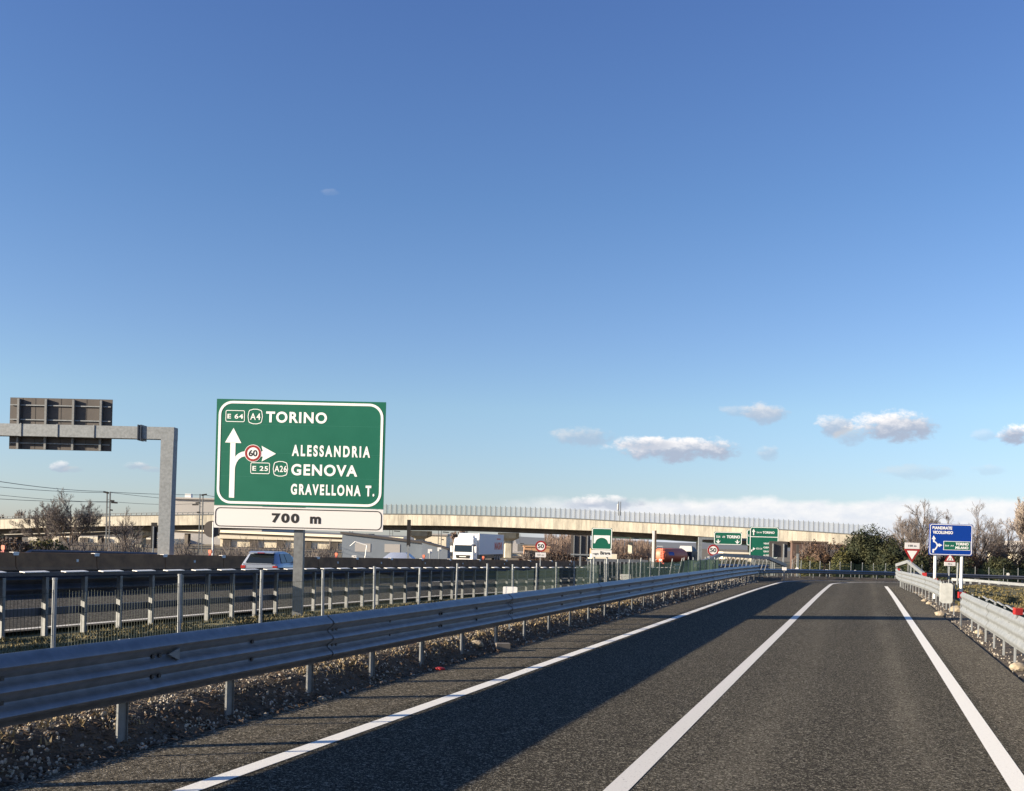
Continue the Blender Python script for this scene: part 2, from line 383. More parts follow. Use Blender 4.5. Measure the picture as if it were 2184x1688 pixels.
# ------------------------------------------------------------------ setting: terrain and roads
def grid():
    xs = frange(-900, -120, 60)[:-1] + frange(-120, -45, 7.5)[:-1] + frange(-45, -15, 2)[:-1] + frange(-15, -9, .5)[:-1] + frange(-9, -5.2, .12)[:-1] + frange(-5.2, 2.2, 1.2)[:-1] + frange(2.2, 10, .3)[:-1] + frange(10, 50, 2)[:-1] + frange(50, 120, 10)[:-1] + frange(120, 900, 60)
    ys = frange(-60, 0, 6)[:-1] + frange(0, 30, .5)[:-1] + frange(30, 110, 1)[:-1] + frange(110, 220, 8)[:-1] + frange(220, 2500, 120)
    b = MB(); n = len(xs)
    for y in ys:
        for x in xs:
            z = H(x, y); o = roff(x, y)
            if -5.98 < o < 2.35: z -= .08
            elif -41 < x < -13.0 and y < 170 and o < -13: z -= .08
            else:
                k = 1 - sst(60, 130, math.hypot(x, y))
                z += k * (.02 * mnoise.noise(Vector((x * .9, y * .9, 0))) + .02 * mnoise.noise(Vector((x * 3.1, y * 3.1, 4))))
            b.v.append((x, y, z))
    for j in range(len(ys) - 1):
        for i in range(n - 1): b.f.append((j * n + i, j * n + i + 1, (j + 1) * n + i + 1, (j + 1) * n + i))
    g = b.build('ground', M_SOIL, smooth=True); tag(g, kind='structure')
    g.data.materials.append(M_GRASSG); g.data.materials.append(M_BROWNG)
    for p in g.data.polygons:
        c = p.center; o = roff(c.x, c.y)
        if math.hypot(c.x, c.y) > 120: p.material_index = 2
        elif o > 3.4 or o < -8.2: p.material_index = 1
grid()
def strip(name, m, o0, o1, s0, s1, dz, no=2, st=1.0):
    b = MB(); ss_ = frange(s0, s1, st)
    for s in ss_:
        for k in range(no): b.v.append(tuple(rz_(s, o0 + (o1 - o0) * k / (no - 1), dz)[0]))
    for i in range(len(ss_) - 1):
        for k in range(no - 1): b.f.append((i * no + k, i * no + k + 1, (i + 1) * no + k + 1, (i + 1) * no + k))
    return b.build(name, m)
tag(strip('ramp_road', M_ASPH, -4.95, 1.45, -12, 150, .0, 5), kind='structure')
tag(strip('left_shoulder', M_SHOULD, -5.93, -4.951, -12, 150, .0, 3), kind='structure')
tag(strip('right_shoulder', M_SHOULD, 1.451, 2.3, -12, 150, .0, 3), kind='structure')
def ptag(o): return tag(o, kind='structure')
ptag(strip('road_edge_line', M_PAINTF, -4.76, -4.59, -12, 150, .004))
ptag(strip('road_lane_line', M_PAINT, -1.85, -1.67, -12, 150, .004))
ptag(strip('road_edge_line', M_PAINTF, 1.17, 1.35, -12, 62, .004))
def barx(Y):                                    # the central barrier's line
    pts = [(-60, -47.0), (20, -41.2), (37.8, -39.35), (59.5, -37.33), (87.45, -34.74), (114, -32.3), (170, -25.5), (260, -8)]
    for (a, xa), (b, xb) in zip(pts, pts[1:]):
        if Y <= b: return xa + (xb - xa) * (Y - a) / (b - a)
    return xb
def railx(Y):
    pts = [(-60, -13.7), (5, -13.8), (18, -14.2), (27, -14.5), (36, -14.45), (47, -13.4), (62, -12.0), (90, -9.6), (200, 5)]
    for (a, xa), (b, xb) in zip(pts, pts[1:]):
        if Y <= b: return xa + (xb - xa) * (Y - a) / (b - a)
    return xb
def mstrip(name, m, fa, fb, y0, y1, dz, st=2.0):
    b = MB(); ys = frange(y0, y1, st)
    for y in ys:
        for fx in (fa, fb):
            b.v.append((fx(y), y, mway(y) + dz))
    for i in range(len(ys) - 1): b.f.append((2 * i, 2 * i + 1, 2 * i + 3, 2 * i + 2))
    return b.build(name, m)
ptag(mstrip('motorway', M_ASPH2, lambda y: barx(y) + .2, lambda y: railx(y) - .3, -20, 185, .004))
ptag(mstrip('far_carriageway', M_ASPH2, lambda y: barx(y) - 17, lambda y: barx(y) - .5, -20, 185, .35))
ptag(mstrip('motorway_edge_line', M_PAINT, lambda y: railx(y) - .72, lambda y: railx(y) - .52, -10, 110, .008))
lb = MB()
for y in [3 + 9.5 * k for k in range(13)]:
    for f0 in (.36, .68):
        xa = lambda q: railx(q) + (barx(q) - railx(q)) * f0
        lb.add([(xa(y) - .1, y, mway(y) + .008), (xa(y) + .1, y, mway(y) + .008), (xa(y + 4.5) + .1, y + 4.5, mway(y + 4.5) + .008), (xa(y + 4.5) - .1, y + 4.5, mway(y + 4.5) + .008)], [(0, 1, 2, 3)])
ptag(lb.build('motorway_lane_dashes', M_PAINT))
# distant wooded hills
hb = MB(); nh = 60
for k in range(nh + 1):
    a = -40 + 95 * k / nh; d = 1900
    p = R0 * (d * math.tan(rad(a))) + FW * d
    hh = 13 + 9 * mnoise.noise(Vector((k * .21, 0, 0))) + 5 * mnoise.noise(Vector((k * .9, 3, 0)))
    hb.v += [(p.x, p.y, -5), (p.x, p.y, hh * .8 ), (p.x * 1.25, p.y * 1.25, hh * .9)]
for k in range(nh):
    for j in range(2): hb.f.append((3 * k + j, 3 * k + 3 + j, 3 * k + 4 + j, 3 * k + 1 + j))
ptag(hb.build('hills', M_HILL, smooth=True))
# ------------------------------------------------------------------ guard rails
def wave(n, h, dep, t=.006):
    fr_ = []
    K = n * 8
    for k in range(K + 1):
        z = h * k / K; fr_.append((dep * (.5 - .5 * math.cos(2 * math.pi * n * k / K)), z))
    return fr_ + [(a - t, z) for a, z in reversed(fr_)]
W3 = wave(3, .54, .085); W2 = wave(2, .31, .085); W3F = wave(3, .54, .045)
CPROF = [(0, 0), (.07, 0), (.07, .012), (.012, .012), (.012, .108), (.07, .108), (.07, .12), (0, .12)]
def post_c(b, p, sv, z0, z1, w=.12, dep=.05):
    fw = Vector((-sv.y, sv.x, 0)); Mx = Matrix(((sv.x, fw.x, 0, p.x), (sv.y, fw.y, 0, p.y), (0, 0, 1, p.z), (0, 0, 0, 1)))
    b.box(-.006, 0, -w / 2, w / 2, z0, z1, Mx)
    b.box(.0, dep, -w / 2, -w / 2 + .007, z0, z1, Mx); b.box(.0, dep, w / 2 - .007, w / 2, z0, z1, Mx)
    return Mx
def rail(root, s0, s1, off, prof, zb, face, pstep, panel, bm_=None, bs=.035, pt=rp, pback=.22, base_dz=0, mbeam=M_GALV, mpost=M_POST, reflect=None, zf=None, spacer=True, step=.75, post_off=0, top_rail=None, pz=None):
    """beam panels, posts and spacers as children of root; face = +1 when the waves look to the right of the run"""
    zf = zf or (lambda s: 0)
    n = 0; s = s0
    while s < s1 - .1:
        e = min(s + panel, s1); path = []
        for q in frange(s - .04, e + .02, step):
            p, sv = pt(q, off); g = rz_(q, off)[0].z if pt is rp else p.z
            path.append((Vector((p.x, p.y, g + zb + zf(q))) + sv * (.011 if n % 2 else 0) * face, sv * face))
        pm_ = MB().sweep(prof, path); nf_ = len(pm_.f)
        # bolt heads at the joint and mid panel
        bb = pm_; hgt = max(z for _, z in prof)
        nw = 3 if hgt > .4 else 2
        for q in (s + .06, s + .15, (s + e) / 2):
            p, sv = pt(q, off); g = rz_(q, off)[0].z if pt is rp else p.z
            for k in range(1, nw):
                c = Vector((p.x, p.y, g + zb + zf(q) + hgt * k / nw)) + sv * (face * .004)
                bb.bar(c - sv * .01 * face, c + sv * .5 * bs * face, bs, bs * .85)
        o = pm_.build('beam_panel', mbeam, root, smooth=True); o.data.materials.append(bm_ or M_BOLT)
        for pg in o.data.polygons:
            if pg.index >= nf_: pg.material_index = 1; pg.use_smooth = False
        s = e; n += 1
    q = s0 + post_off
    while q < s1:
        p, sv = pt(q, off - pback * face)
        zt = (rz_(q, off)[0].z if pt is rp else p.z) + zb + zf(q) + hgt - .03
        b = MB(); post_c(b, p, sv, -.3, zt - p.z, *((.13, .016) if pstep > 1.55 else (.11, .02))); b.build('post', mpost, root)
        if spacer and q < 75:
            sb = MB(); pc, _ = pt(q, off)
            zc = zt - hgt * .45
            a0 = Vector((p.x, p.y, zc)); a1 = Vector((pc.x, pc.y, zc))
            sb.bar(a0 + sv * .01 * face, a1 - sv * .008 * face, .09, hgt * .55); sb.build('spacer', mpost, root)
        q += pstep
# --- long rail left of the ramp
g1 = empty('guard_rail', (-5.9, 4, 0), 0, 'long shaded three-wave steel guard rail along the gravel verge left of the ramp', 'guard rail')
def pinv(root):
    # children are built in world space: cancel the parent's transform
    bpy.context.view_layer.update()
    for c in kids(root):
        c.matrix_parent_inverse = root.matrix_world.inverted()
rail(g1, .93, 61.35, -5.9, W3, .45, 1, 1.59, 3.18, post_off=-.04, mbeam=M_GALV)
for q in (7.62,):
    p, sv = rz_(q, -5.9)
    b = MB(); z = p.z + .72 + .54 * 0 + .09
    c = Vector((p.x + .03, p.y, z))
    b.add([c + Vector((0, -.08, 0)), c + Vector((.06, .0, .055)), c + Vector((.06, .0, -.055)), c + Vector((0, -.078, 0)) + Vector((0, .002, 0)), c + Vector((.0, .01, .055)), c + Vector((.0, .01, -.055))], [(0, 2, 1), (0, 1, 4), (0, 5, 2), (1, 2, 5, 4)])
    b.build('reflector', M_GALV2, g1)
pinv(g1)
# --- rail round the far bend
g2 = empty('guard_rail', (-3, 76, 0), 0, 'low dark guard rail curving across the far end of the ramp', 'guard rail')
rail(g2, 62, 150, -6.25, W2, .44, 1, 1.6, 4.0, step=1.0, mbeam=M_GALV)
pinv(g2)
# --- right rail, near piece
g3 = empty('guard_rail', (2.4, 20, 0), 0, 'sunlit near guard rail at the right edge, its ragged end beside the blue sign', 'guard rail')
rail(g3, 6, 27.4, 2.34, W3F, .41, -1, 1.5, 3.15, bm_=M_POST, bs=.022, mbeam=M_GALV2, mpost=M_GALV2, post_off=.1, pback=.2)
tb = [(2.72, y, .86) for y in frange(6, 27.2, .35)]
for i, (x, y, z) in enumerate(tb[:-1]):
    if i % 4 == 0 and i + 3 < len(tb):
        tr = MB(); tr.bar((x, y, z), (tb[i + 3][0], tb[i + 3][1], z + .036), .04, .014); tr.build('rear_strap', M_CAPW, g3)
pinv(g3)
# --- right rail, far piece
g4 = empty('guard_rail', (2.4, 45, 0), 0, 'sunlit far guard rail on the right ending in a rounded white cap', 'guard rail')
xo = lambda s: 2.45 - .65 * sst(38, 62, s)
def pt4(s, off):
    p, sv = road_pt(s, xo(s) + (off - 2.4)); return Vector((p.x, p.y, basez(p.y))), sv
rail(g4, 34.0, 64.5, 2.4, W3F, .42, -1, 1.5, 3.15, bm_=M_POST, bs=.022, mbeam=M_GALV2, mpost=M_GALV2, pt=pt4, zf=lambda s: .10 * sst(58, 63, s), pback=.22)
cap = MB(); pc = Vector((2.42, 33.9, basez(33.9)))
prof = [(.0, .10), (.05, .06), (.10, .02), (.16, 0)]
for i, (w0, w1) in enumerate(zip(range(9), range(1, 10))):
    pass
cap.prism([(x + 2.36, z) for x, z in rrect(-.09, .26, .36, .98, .08)], 33.78, 33.84)
cap.build('end_cap', M_CAPW, g4)
cs = MB()
for k in range(8):
    t0, t1 = math.pi / 2 * k / 8, math.pi / 2 * (k + 1) / 8
    a = (2.30 - .02 + .02 * math.sin(t0), 34.35 - .52 * math.sin(t0)); b_ = (2.30 - .02 + .02 * math.sin(t1), 34.35 - .52 * math.sin(t1))
    h0 = .01 + .03 * math.sin(t0); h1 = .01 + .03 * math.sin(t1)
    cs.add([(a[0], a[1], .42 - h0), (b_[0], b_[1], .42 - h1), (b_[0], b_[1], .96 + h1), (a[0], a[1], .96 + h0), (a[0] + .05, a[1], .42 - h0), (b_[0] + .05, b_[1], .42 - h1), (b_[0] + .05, b_[1], .96 + h1), (a[0] + .05, a[1], .96 + h0)],
           [(0, 1, 2, 3), (7, 6, 5, 4), (0, 4, 5, 1), (3, 2, 6, 7)])
cs.build('cap_flare', M_CAPW, g4, smooth=True)
# raised rear rail of that piece
tp = [at(1912, 1206, 61), at(1937, 1198, 58.5), at(1969, 1224, 49)]
tb = MB()
for a, b_ in zip(tp, tp[1:]): tb.bar(a, b_, .12, .18)
tb.build('top_rail', M_GALV2, g4)
for a in (tp[0], tp[1], tp[1].lerp(tp[2], .45), tp[2]):
    tg = MB(); tg.bar((a.x, a.y, basez(a.y) + .4), (a.x, a.y, a.z - .05), .07); tg.build('strut', M_POST, g4)
for x, y, z in ((tp[0].x + .1, tp[0].y, tp[0].z - .3), (tp[2].x + .05, tp[2].y - .1, tp[2].z - .05)):
    q = MB(); q.box(x - .1, x + .1, y - .08, y + .08, z - .1, z + .1); q.build('reflector', M_RED, g4)
pinv(g4)
# --- terminal with raised rail at the nose on the left
g5 = empty('crash_terminal', (-7.2, 60, 0), 0, 'grey steel crash terminal with raised sloping rail where the left guard rail bends away', 'crash barrier')
def bz(y): return basez(y)
tp = [(-8.9, 56.5, .9), (-8.1, 61, 1.55), (-5.6, 64.5, 1.45), (-4.7, 66.5, 1.0)]
b = MB()
for a, c in zip(tp, tp[1:]): b.bar((a[0], a[1], a[2] + bz(a[1])), (c[0], c[1], c[2] + bz(c[1])), .2, .2)
b.build('top_rail', M_GALV, g5)
for k in range(13):
    t = k / 12; a = Vector(tp[1]).lerp(Vector(tp[2]), t) if t > .0 else Vector(tp[1])
    q = MB(); q.bar((a.x - .35, a.y, bz(a.y) + .1), (a.x, a.y, bz(a.y) + a.z), .05); q.build('strut', M_POST, g5)
for k in range(5):
    a = Vector(tp[0]).lerp(Vector(tp[1]), k / 5); q = MB(); q.bar((a.x - .2, a.y, bz(a.y)), (a.x, a.y, bz(a.y) + a.z), .07); q.build('strut', M_GALV2, g5)
b = MB(); path = []
for x, y in ((-9.6, 54), (-9.2, 58), (-8.4, 62), (-7.2, 65.5), (-5.9, 68)):
    path.append((Vector((x, y, bz(y) + .45)), Vector((.9, -.3, 0)).normalized()))
b.sweep(W3, path); b.build('beam_panel', M_GALV, g5, smooth=True)
pinv(g5)
# --- box rail far right, by the other road
g6 = empty('guard_rail', (14, 66, 0), 0, 'pale sunlit double-bar guard rail beside the far grass on the right', 'guard rail')
P = [at(2030, 1236, 80), at(2070, 1238, 79), at(2130, 1243, 76), at(2200, 1249, 72), at(2330, 1260, 66)]
b = MB(); b2 = MB()
for a, c in zip(P, P[1:]): b.bar(a, c, .12, .2); b2.bar(a - Vector((0, 0, .45)), c - Vector((0, 0, .45)), .12, .22)
b.build('upper_bar', M_GALV2, g6); b2.build('lower_bar', M_GALV2, g6)
for a, c in zip(P, P[1:]):
    for k in range(3):
        q = a.lerp(c, k / 3); pb = MB(); pb.bar((q.x, q.y, q.z - .04), (q.x, q.y, q.z - 1.0), .16, .1); pb.build('post', M_GALV2, g6)
pinv(g6)
# --- guard rail along the motorway (seen from behind)
g7 = empty('guard_rail', (-14, 20, 0), 0, 'guard rail along the near motorway edge, seen from behind its posts', 'guard rail')
def mpt(s, dx): return Vector((railx(s) + dx, s, mway(s)))
ysr = [.45 + 1.01 * k for k in range(82)]
for i in range(0, len(ysr) - 2, 2):
    a, c = ysr[i], ysr[i + 2]
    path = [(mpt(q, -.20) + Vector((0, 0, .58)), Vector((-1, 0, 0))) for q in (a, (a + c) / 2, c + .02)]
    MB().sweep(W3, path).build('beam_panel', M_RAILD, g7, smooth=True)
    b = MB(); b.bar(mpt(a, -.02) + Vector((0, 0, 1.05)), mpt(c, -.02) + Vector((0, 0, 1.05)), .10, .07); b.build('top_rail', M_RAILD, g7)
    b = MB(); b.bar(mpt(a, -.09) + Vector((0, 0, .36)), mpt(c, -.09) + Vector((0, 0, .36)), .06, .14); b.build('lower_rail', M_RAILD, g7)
for i, y in enumerate(ysr):
    p = mpt(y, 0); b = MB()
    b.box(-.045, .045, -.035, .035, -.3, .99, Matrix.Translation(p)); b.build('post', M_POST, g7)
for y in ysr:
    tops = MB(); p = mpt(y, .06) + Vector((0, -.60, 1.085)); q = p + Vector((0, .58, .0))
    tops.add([p + Vector((-.07, 0, .0)), p + Vector((.05, 0, .0)), q + Vector((.05, 0, .0)), q + Vector((-.07, 0, .0)), p + Vector((-.07, 0, .028)), p + Vector((.05, 0, .012)), q + Vector((.05, 0, .012)), q + Vector((-.07, 0, .028))],
             [(4, 5, 6, 7), (0, 1, 5, 4), (1, 2, 6, 5), (2, 3, 7, 6), (3, 0, 4, 7)])
    tops.build('joint_plate_or_sun_dash', M_WHITE, g7)  # added white strips standing in for sunlit stretches of the rail top
pinv(g7)
# --- concrete median barrier
g8 = empty('concrete_barrier', (-39, 40, .7), 0, 'long dark brown concrete median barrier dividing the motorway', 'barrier')
PB = [(-.30, 0), (-.30, .08), (-.14, .30), (-.09, 1.0), (.09, 1.0), (.14, .30), (.30, .08), (.30, 0)]
y = 18.6; segs = []
while y < 190:
    e = y + (5.0 if y < 80 else 6.0)
    path = []
    for q in (y + .025, e - .025): path.append((Vector((barx(q), q, mway(q))), Vector((1, -.08, 0)).normalized()))
    o = MB().sweep(PB, path).build('segment', M_BARR, g8)
    q = MB(); c = Vector((barx(e), e, mway(e) + 1.0)); q.box(-.13, .13, -.18, .18, -.06, .02, Matrix.Translation(c)); q.box(.09, .13, -.16, .16, -.14, -.07, Matrix.Translation(c)); q.build('joint_plate_or_sun_dash', M_WHITE, o)
    segs.append((y, e)); y = e
for yq in (42.3, 51, 60, 66, 72, 79, 86, 95, 104, 113):
    q = MB(); c = Vector((barx(yq) + .13, yq, mway(yq) + .62)); q.box(-.02, .03, -.06, .06, -.07, .07, Matrix.Translation(c)); q.build('reflector', M_WHITE, g8)
pinv(g8)
g9 = empty('guard_rail', at(200, 1180, 64), 0, 'dark blue-grey guard rail rising just behind the median barrier below the gantry sign', 'guard rail')
P = [at(40, 1186, 60), at(66, 1174, 61), at(180, 1176, 62.5), at(345, 1180.5, 65)]
for a, c in zip(P, P[1:]):
    b = MB(); sv_ = (c - a).cross(UP).normalized()
    b.sweep([(x_, z_ - .5) for x_, z_ in W3], [(a, sv_), (c, sv_)]); b.build('beam_panel', M_GALV, g9, smooth=True)
for a, c in ((P[1], P[2]), (P[2], P[3])):
    for k in range(4):
        q = a.lerp(c, (k + .5) / 4) + FW * .15; b = MB(); b.bar((q.x, q.y, q.z - .1), (q.x, q.y, -1.2), .1); b.build('post', M_POST, g9)
pinv(g9)
def ontop(x):
    best = None
    for k in range(300):
        yy = 30 + k * .5; p = Vector((barx(yy), yy, mway(yy) + 1.0)); d = p.dot(FW); a = p.dot(R0) / d
        b_ = (p.z - EYE) / d; xi = PX + FD * (a * math.cos(ROLL) + b_ * math.sin(ROLL))
        if best is None or abs(xi - x) < best[0]: best = (abs(xi - x), p)
    return best[1]
lampdesc = ['at the left edge of the photo', 'to the left of the silver car', 'right of the big sign pole', 'left of the white truck', 'in front of the grey trailer']
for x, dsc in zip((4, 448, 719, 902, 1031), lampdesc):
    p = ontop(x); t = empty('warning_lamp', p, 0, 'small orange warning lamp on the median barrier, ' + dsc, 'warning lamp', 'orange lamps on the median barrier')
    b = MB(); b.prism(rrect(-.11, .11, .12, .34, .05, 4), -.05, .05); b.build('lens', M_ORNG, t, smooth=True)
    b = MB(); b.box(-.05, .05, -.03, .03, 0, .14); b.box(-.03, .03, -.14, -.10, -.3, .05); b.build('bracket', M_RED, t)
# ------------------------------------------------------------------ wire fence
def fence(root, pts, top, mesh_mat, wire=.042, far=False):
    for i, (p, lean, hgt) in enumerate(pts):
        b = MB(); q = p + Vector((lean, 0, hgt)); b.tube(p - Vector((0, 0, .2)), q, .021, n=8); b.tube(q, q + Vector((0, 0, .02)), .024, n=8)
        o = b.build('post', M_GALV2, root, smooth=True)
        if i + 1 == len(pts): break
        p2, l2, h2 = pts[i + 1]
        wb = MB(); d = (p2 - p).length; n = int(d / wire)
        for k in range(n):
            t = (k + .5) / n; g = p.lerp(p2, t); hh = (hgt * (1 - t) + h2 * t) - .09 - .05 * math.sin(math.pi * t) + rnd.uniform(-.006, .02)
            ln = (lean * (1 - t) + l2 * t)
            r = (.0021 if p.y < 19 else .0022 + .00003 * p.y) if not far else .0055
            wb.tube(g + Vector((0, 0, .03)), g + Vector((ln, 0, hh)), r, n=3, caps=False)
        for k in range(6):
            f_ = .06 + .84 * k / 5
            a = p + Vector((lean * f_, 0, hgt * f_)); c = p2 + Vector((l2 * f_, 0, h2 * f_)); mdl = (a + c) / 2 - Vector((0, 0, .02))
            wb.tube(a, mdl, .0022, n=3, caps=False); wb.tube(mdl, c, .0022, n=3, caps=False)
        wb.build('wire_panel', mesh_mat if p.y < 19 else M_WIREF, root)
f1 = empty('wire_fence', (-7.2, 12, .12), 0, 'green wire mesh fence on pale round posts behind the left guard rail', 'fence')
pts = []
for k in range(31):
    y = (4.45, 6.0, 7.62, 9.5, 11.1, 12.7, 14.3, 15.95)[k] if k < 8 else 15.95 + 1.66 * (k - 7); off = -7.25
    lean = rnd.uniform(-.03, .03); hgt = 1.2 + rnd.uniform(-.03, .03)
    if 20 <= k <= 23: lean = (.05, .22, .32, .12)[k - 20]
    pts.append((rp(y, off)[0], lean, hgt))
fence(f1, pts, 0, M_WIRE)
pinv(f1)
f2 = empty('wire_fence', (2, 86, -.4), 0, 'low green wire fence with closely set posts beyond the far bend', 'fence')
pts = []
s = 60.0
while s < 128:
    pts.append((rp(s, -8.3)[0], rnd.uniform(-.04, .04), 1.2 + rnd.uniform(-.04, .04))); s += .95
fence(f2, pts, 0, M_WIRE, wire=.10, far=True)
pinv(f2)
# white reflector boxes on the fence/rail line
def whitebox(x, y, d, w, h, label, g='white plates along the rail', round_=False):
    p = at(x, y, d); t = empty('marker_plate', p, YAW, label, 'marker plate', g)
    b = MB()
    if round_: b.prism(circ(0, 0, w / 2, 14), -.02, .02)
    else: b.prism(rrect(-w / 2, w / 2, -h / 2, h / 2, min(w, h) * .12, 4), -.02, .02)
    b.build('plate', M_WHITE, t)
    gz = H(p.x, p.y) - p.z
    b = MB(); b.box(-.02, .02, .021, .05, gz, 0); b.build('stake', M_GALV2, t)
whitebox(1088, 1260, 19.6, .28, .15, 'white rectangular plate at the fence foot, nearest one to the big green sign')
whitebox(1334, 1231, 34, .34, .19, 'white plate on the fence right of the small bridge sign')
whitebox(1469, 1222, 50, .30, .16, 'small white plate above the rail near the orange tanker')
whitebox(1541, 1219, 58, .34, .2, 'small white plate above the rail under the right-hand 50 sign')
whitebox(1673, 1213.5, 66, .28, .2, 'white marker above the far rail, just right of the crash terminal')
whitebox(1700, 1213.5, 72, .22, .2, 'white round marker above the far rail below the brown bush', round_=True)
whitebox(1763, 1217, 78, .24, .15, 'white marker above the far rail left of the dark evergreen')
whitebox(1824, 1219.5, 82, .24, .2, 'white round marker above the far rail, left one before the right guard rail', round_=True)
whitebox(1888, 1220, 85, .24, .2, 'white round marker above the far rail, just left of the give way sign', round_=True)
whitebox(2150, 1225.5, 88, .26, .2, 'white round marker above the far rail at the far right', round_=True)
# ------------------------------------------------------------------ big green sign
bp_ = at(635.5, 1130, 24.4)
SA = rad(17.0)
gz0 = H(bp_.x, bp_.y)
sg = empty('direction_sign', (bp_.x, bp_.y, gz0), SA, 'large green motorway direction sign for Torino, Genova and Alessandria with a 700 m plate', 'road sign')
BW = 4.13; BH = 2.58; ZB = bp_.z - gz0 + .545
def bd(x, y):      # position on the board, from the measured lettering layout
    u = (x - 120 + (y - 130) * .0286) / 1783; v = (y - 130 - .0196 * (x - 120)) / 1120
    return -BW / 2 + u * BW, ZB + BH * (1 - v)
def cnr(x, y): return bd(x, y)
MB().box(-BW / 2, BW / 2, -.012, .02, ZB, ZB + BH).build('panel', M_GREEN, sg)
o_ = rrect(-BW / 2 + .055, BW / 2 - .055, ZB + .045, ZB + BH - .045, .34, 9); i_ = rrect(-BW / 2 + .115, BW / 2 - .115, ZB + .105, ZB + BH - .105, .28, 9)
MB().ring(o_, i_, -.018, -.0125).build('border', M_WHITEB, sg)
def tx(body, x0, y0, x1, y1, bold=.014, m=M_WHITEB, space=1.0):   # left-bottom and right-top given in layout pixels
    a = bd(x0, y1); c = bd(x1, y0); d = bd(x0, y0); e = bd(x1, y1)
    return text(body, (a[0] + d[0]) / 2, (c[0] + e[0]) / 2, (a[1] + e[1]) / 2, (c[1] + d[1]) / 2, sg, m, y=-.0165, bold=bold, space=space)
tx('TORINO', 640, 268, 1282, 385, .032, space=1.16)
tx('ALESSANDRIA', 912, 620, 1735, 740, .04, space=1.42)
tx('GENOVA', 905, 820, 1600, 940, .032, space=1.16)
tx('GRAVELLONA T.', 900, 1030, 1778, 1145, .04, space=1.35)
tx('E 64', 232, 290, 398, 340, .02, space=1.1)
tx('E 25', 495, 838, 660, 888, .02, space=1.1)
tx('A4', 473, 282, 580, 352, .012, space=1.2)
tx('A26', 728, 833, 858, 900, .015, space=1.12)
def rr_px(x0, y0, x1, y1, r, t, nm='route_shield'):
    a = bd(x0, y1); c = bd(x1, y0)
    MB().ring(rrect(a[0], c[0], a[1], c[1], r, 5), rrect(a[0] + t, c[0] - t, a[1] + t, c[1] - t, r * .6, 5), -.0165, -.0125).build(nm, M_WHITEB, sg)
rr_px(210, 253, 417, 372, .04, .016); rr_px(472, 803, 680, 918, .04, .016)
def octo(xc, yc):
    cx0, cz0 = bd(xc, yc); w, h = .19, .19
    def lp(k): return [(cx0 + dx * k, cz0 + dz * k) for dx, dz in ((-.145, .155), (-.05, .185), (.05, .185), (.145, .155), (.165, .12), (.185, 0), (.165, -.12), (.145, -.155), (.05, -.185), (-.05, -.185), (-.145, -.155), (-.165, -.12), (-.185, 0), (-.165, .12))]
    MB().ring(lp(1), lp(.91), -.0165, -.0125).build('route_shield', M_WHITEB, sg)
octo(526, 317); octo(791, 866)
def poly_px(pts, nm, m=M_WHITEB, y0=-.0165, y1=-.0125):
    return MB().prism([bd(*p) for p in pts], y0, y1).build(nm, m, sg)
poly_px([(297, 437), (378, 597), (205, 590)], 'arrow_head')
poly_px([(262, 588), (317, 590), (300, 1173), (245, 1170)], 'arrow_shaft')
cu = [(316, 735), (345, 708), (380, 690), (412, 684), (600, 686), (600, 738), (415, 735), (380, 745), (350, 768), (328, 800), (314, 840), (308, 870), (303, 870)]
poly_px(cu, 'arrow_branch', y0=-.0163)
poly_px([(592, 625), (744, 708), (592, 790), (605, 740), (585, 730), (585, 690), (605, 680)], 'arrow_head', y0=-.0168)
c0 = bd(501, 703); k_ = BW / 1783
MB().prism(circ(c0[0], c0[1], 90 * k_, 32), -.019, -.0166).build('limit_disc', M_WHITEB, sg)
MB().ring(circ(c0[0], c0[1], 85 * k_, 32), circ(c0[0], c0[1], 62 * k_, 32), -.021, -.0188).build('limit_ring', M_RED, sg)
tx('60', 455, 668, 548, 737, .03, m=M_BLACK).location.y = -.0052
# 700 m plate
PZ0 = ZB - .545; PZ1 = ZB - .015
MB().box(-BW / 2 + .0, BW / 2 - .0, -.012, .02, PZ0, PZ1).build('distance_plate', M_PLATE, sg)
MB().ring(rrect(-BW / 2 + .03, BW / 2 - .03, PZ0 + .03, PZ1 - .035, .12, 7), rrect(-BW / 2 + .052, BW / 2 - .052, PZ0 + .052, PZ1 - .057, .10, 7), -.0155, -.0125).build('plate_border', M_BLACK, sg)
text('700', -.645, .025, PZ0 + .15, PZ0 + .385, sg, M_BLACK, y=-.016, bold=.045, space=1.25)
text('m', .29, .555, PZ0 + .15, PZ0 + .325, sg, M_BLACK, y=-.016, bold=.045)
# seams of the planks
b = MB()
for fz in (.235, .725, .5): b.box(-BW / 2 + .13, BW / 2 - .12, -.0132, -.0119, ZB + BH * (1 - fz), ZB + BH * (1 - fz) + .004)
b.build('plank_seams', mat('seam green', (.03, .19, .13), .5), sg)
b = MB()
for z in (ZB + .3, ZB + 1.3, ZB + 2.2, PZ0 + .3): b.box(-BW / 2 + .1, BW / 2 - .1, .021, .07, z, z + .06)
b.build('back_rails', M_POST, sg)
b = MB(); b.box(-.115, .115, .075, .09, -.4, ZB + BH - .05); b.box(-.115, .115, .24, .255, -.4, ZB + BH - .05); b.box(-.10, -.09, .09, .24, -.4, ZB + BH - .05); b.box(.105, .115, .09, .24, -.4, ZB + BH - .05)
b.build('pole', M_POST, sg)
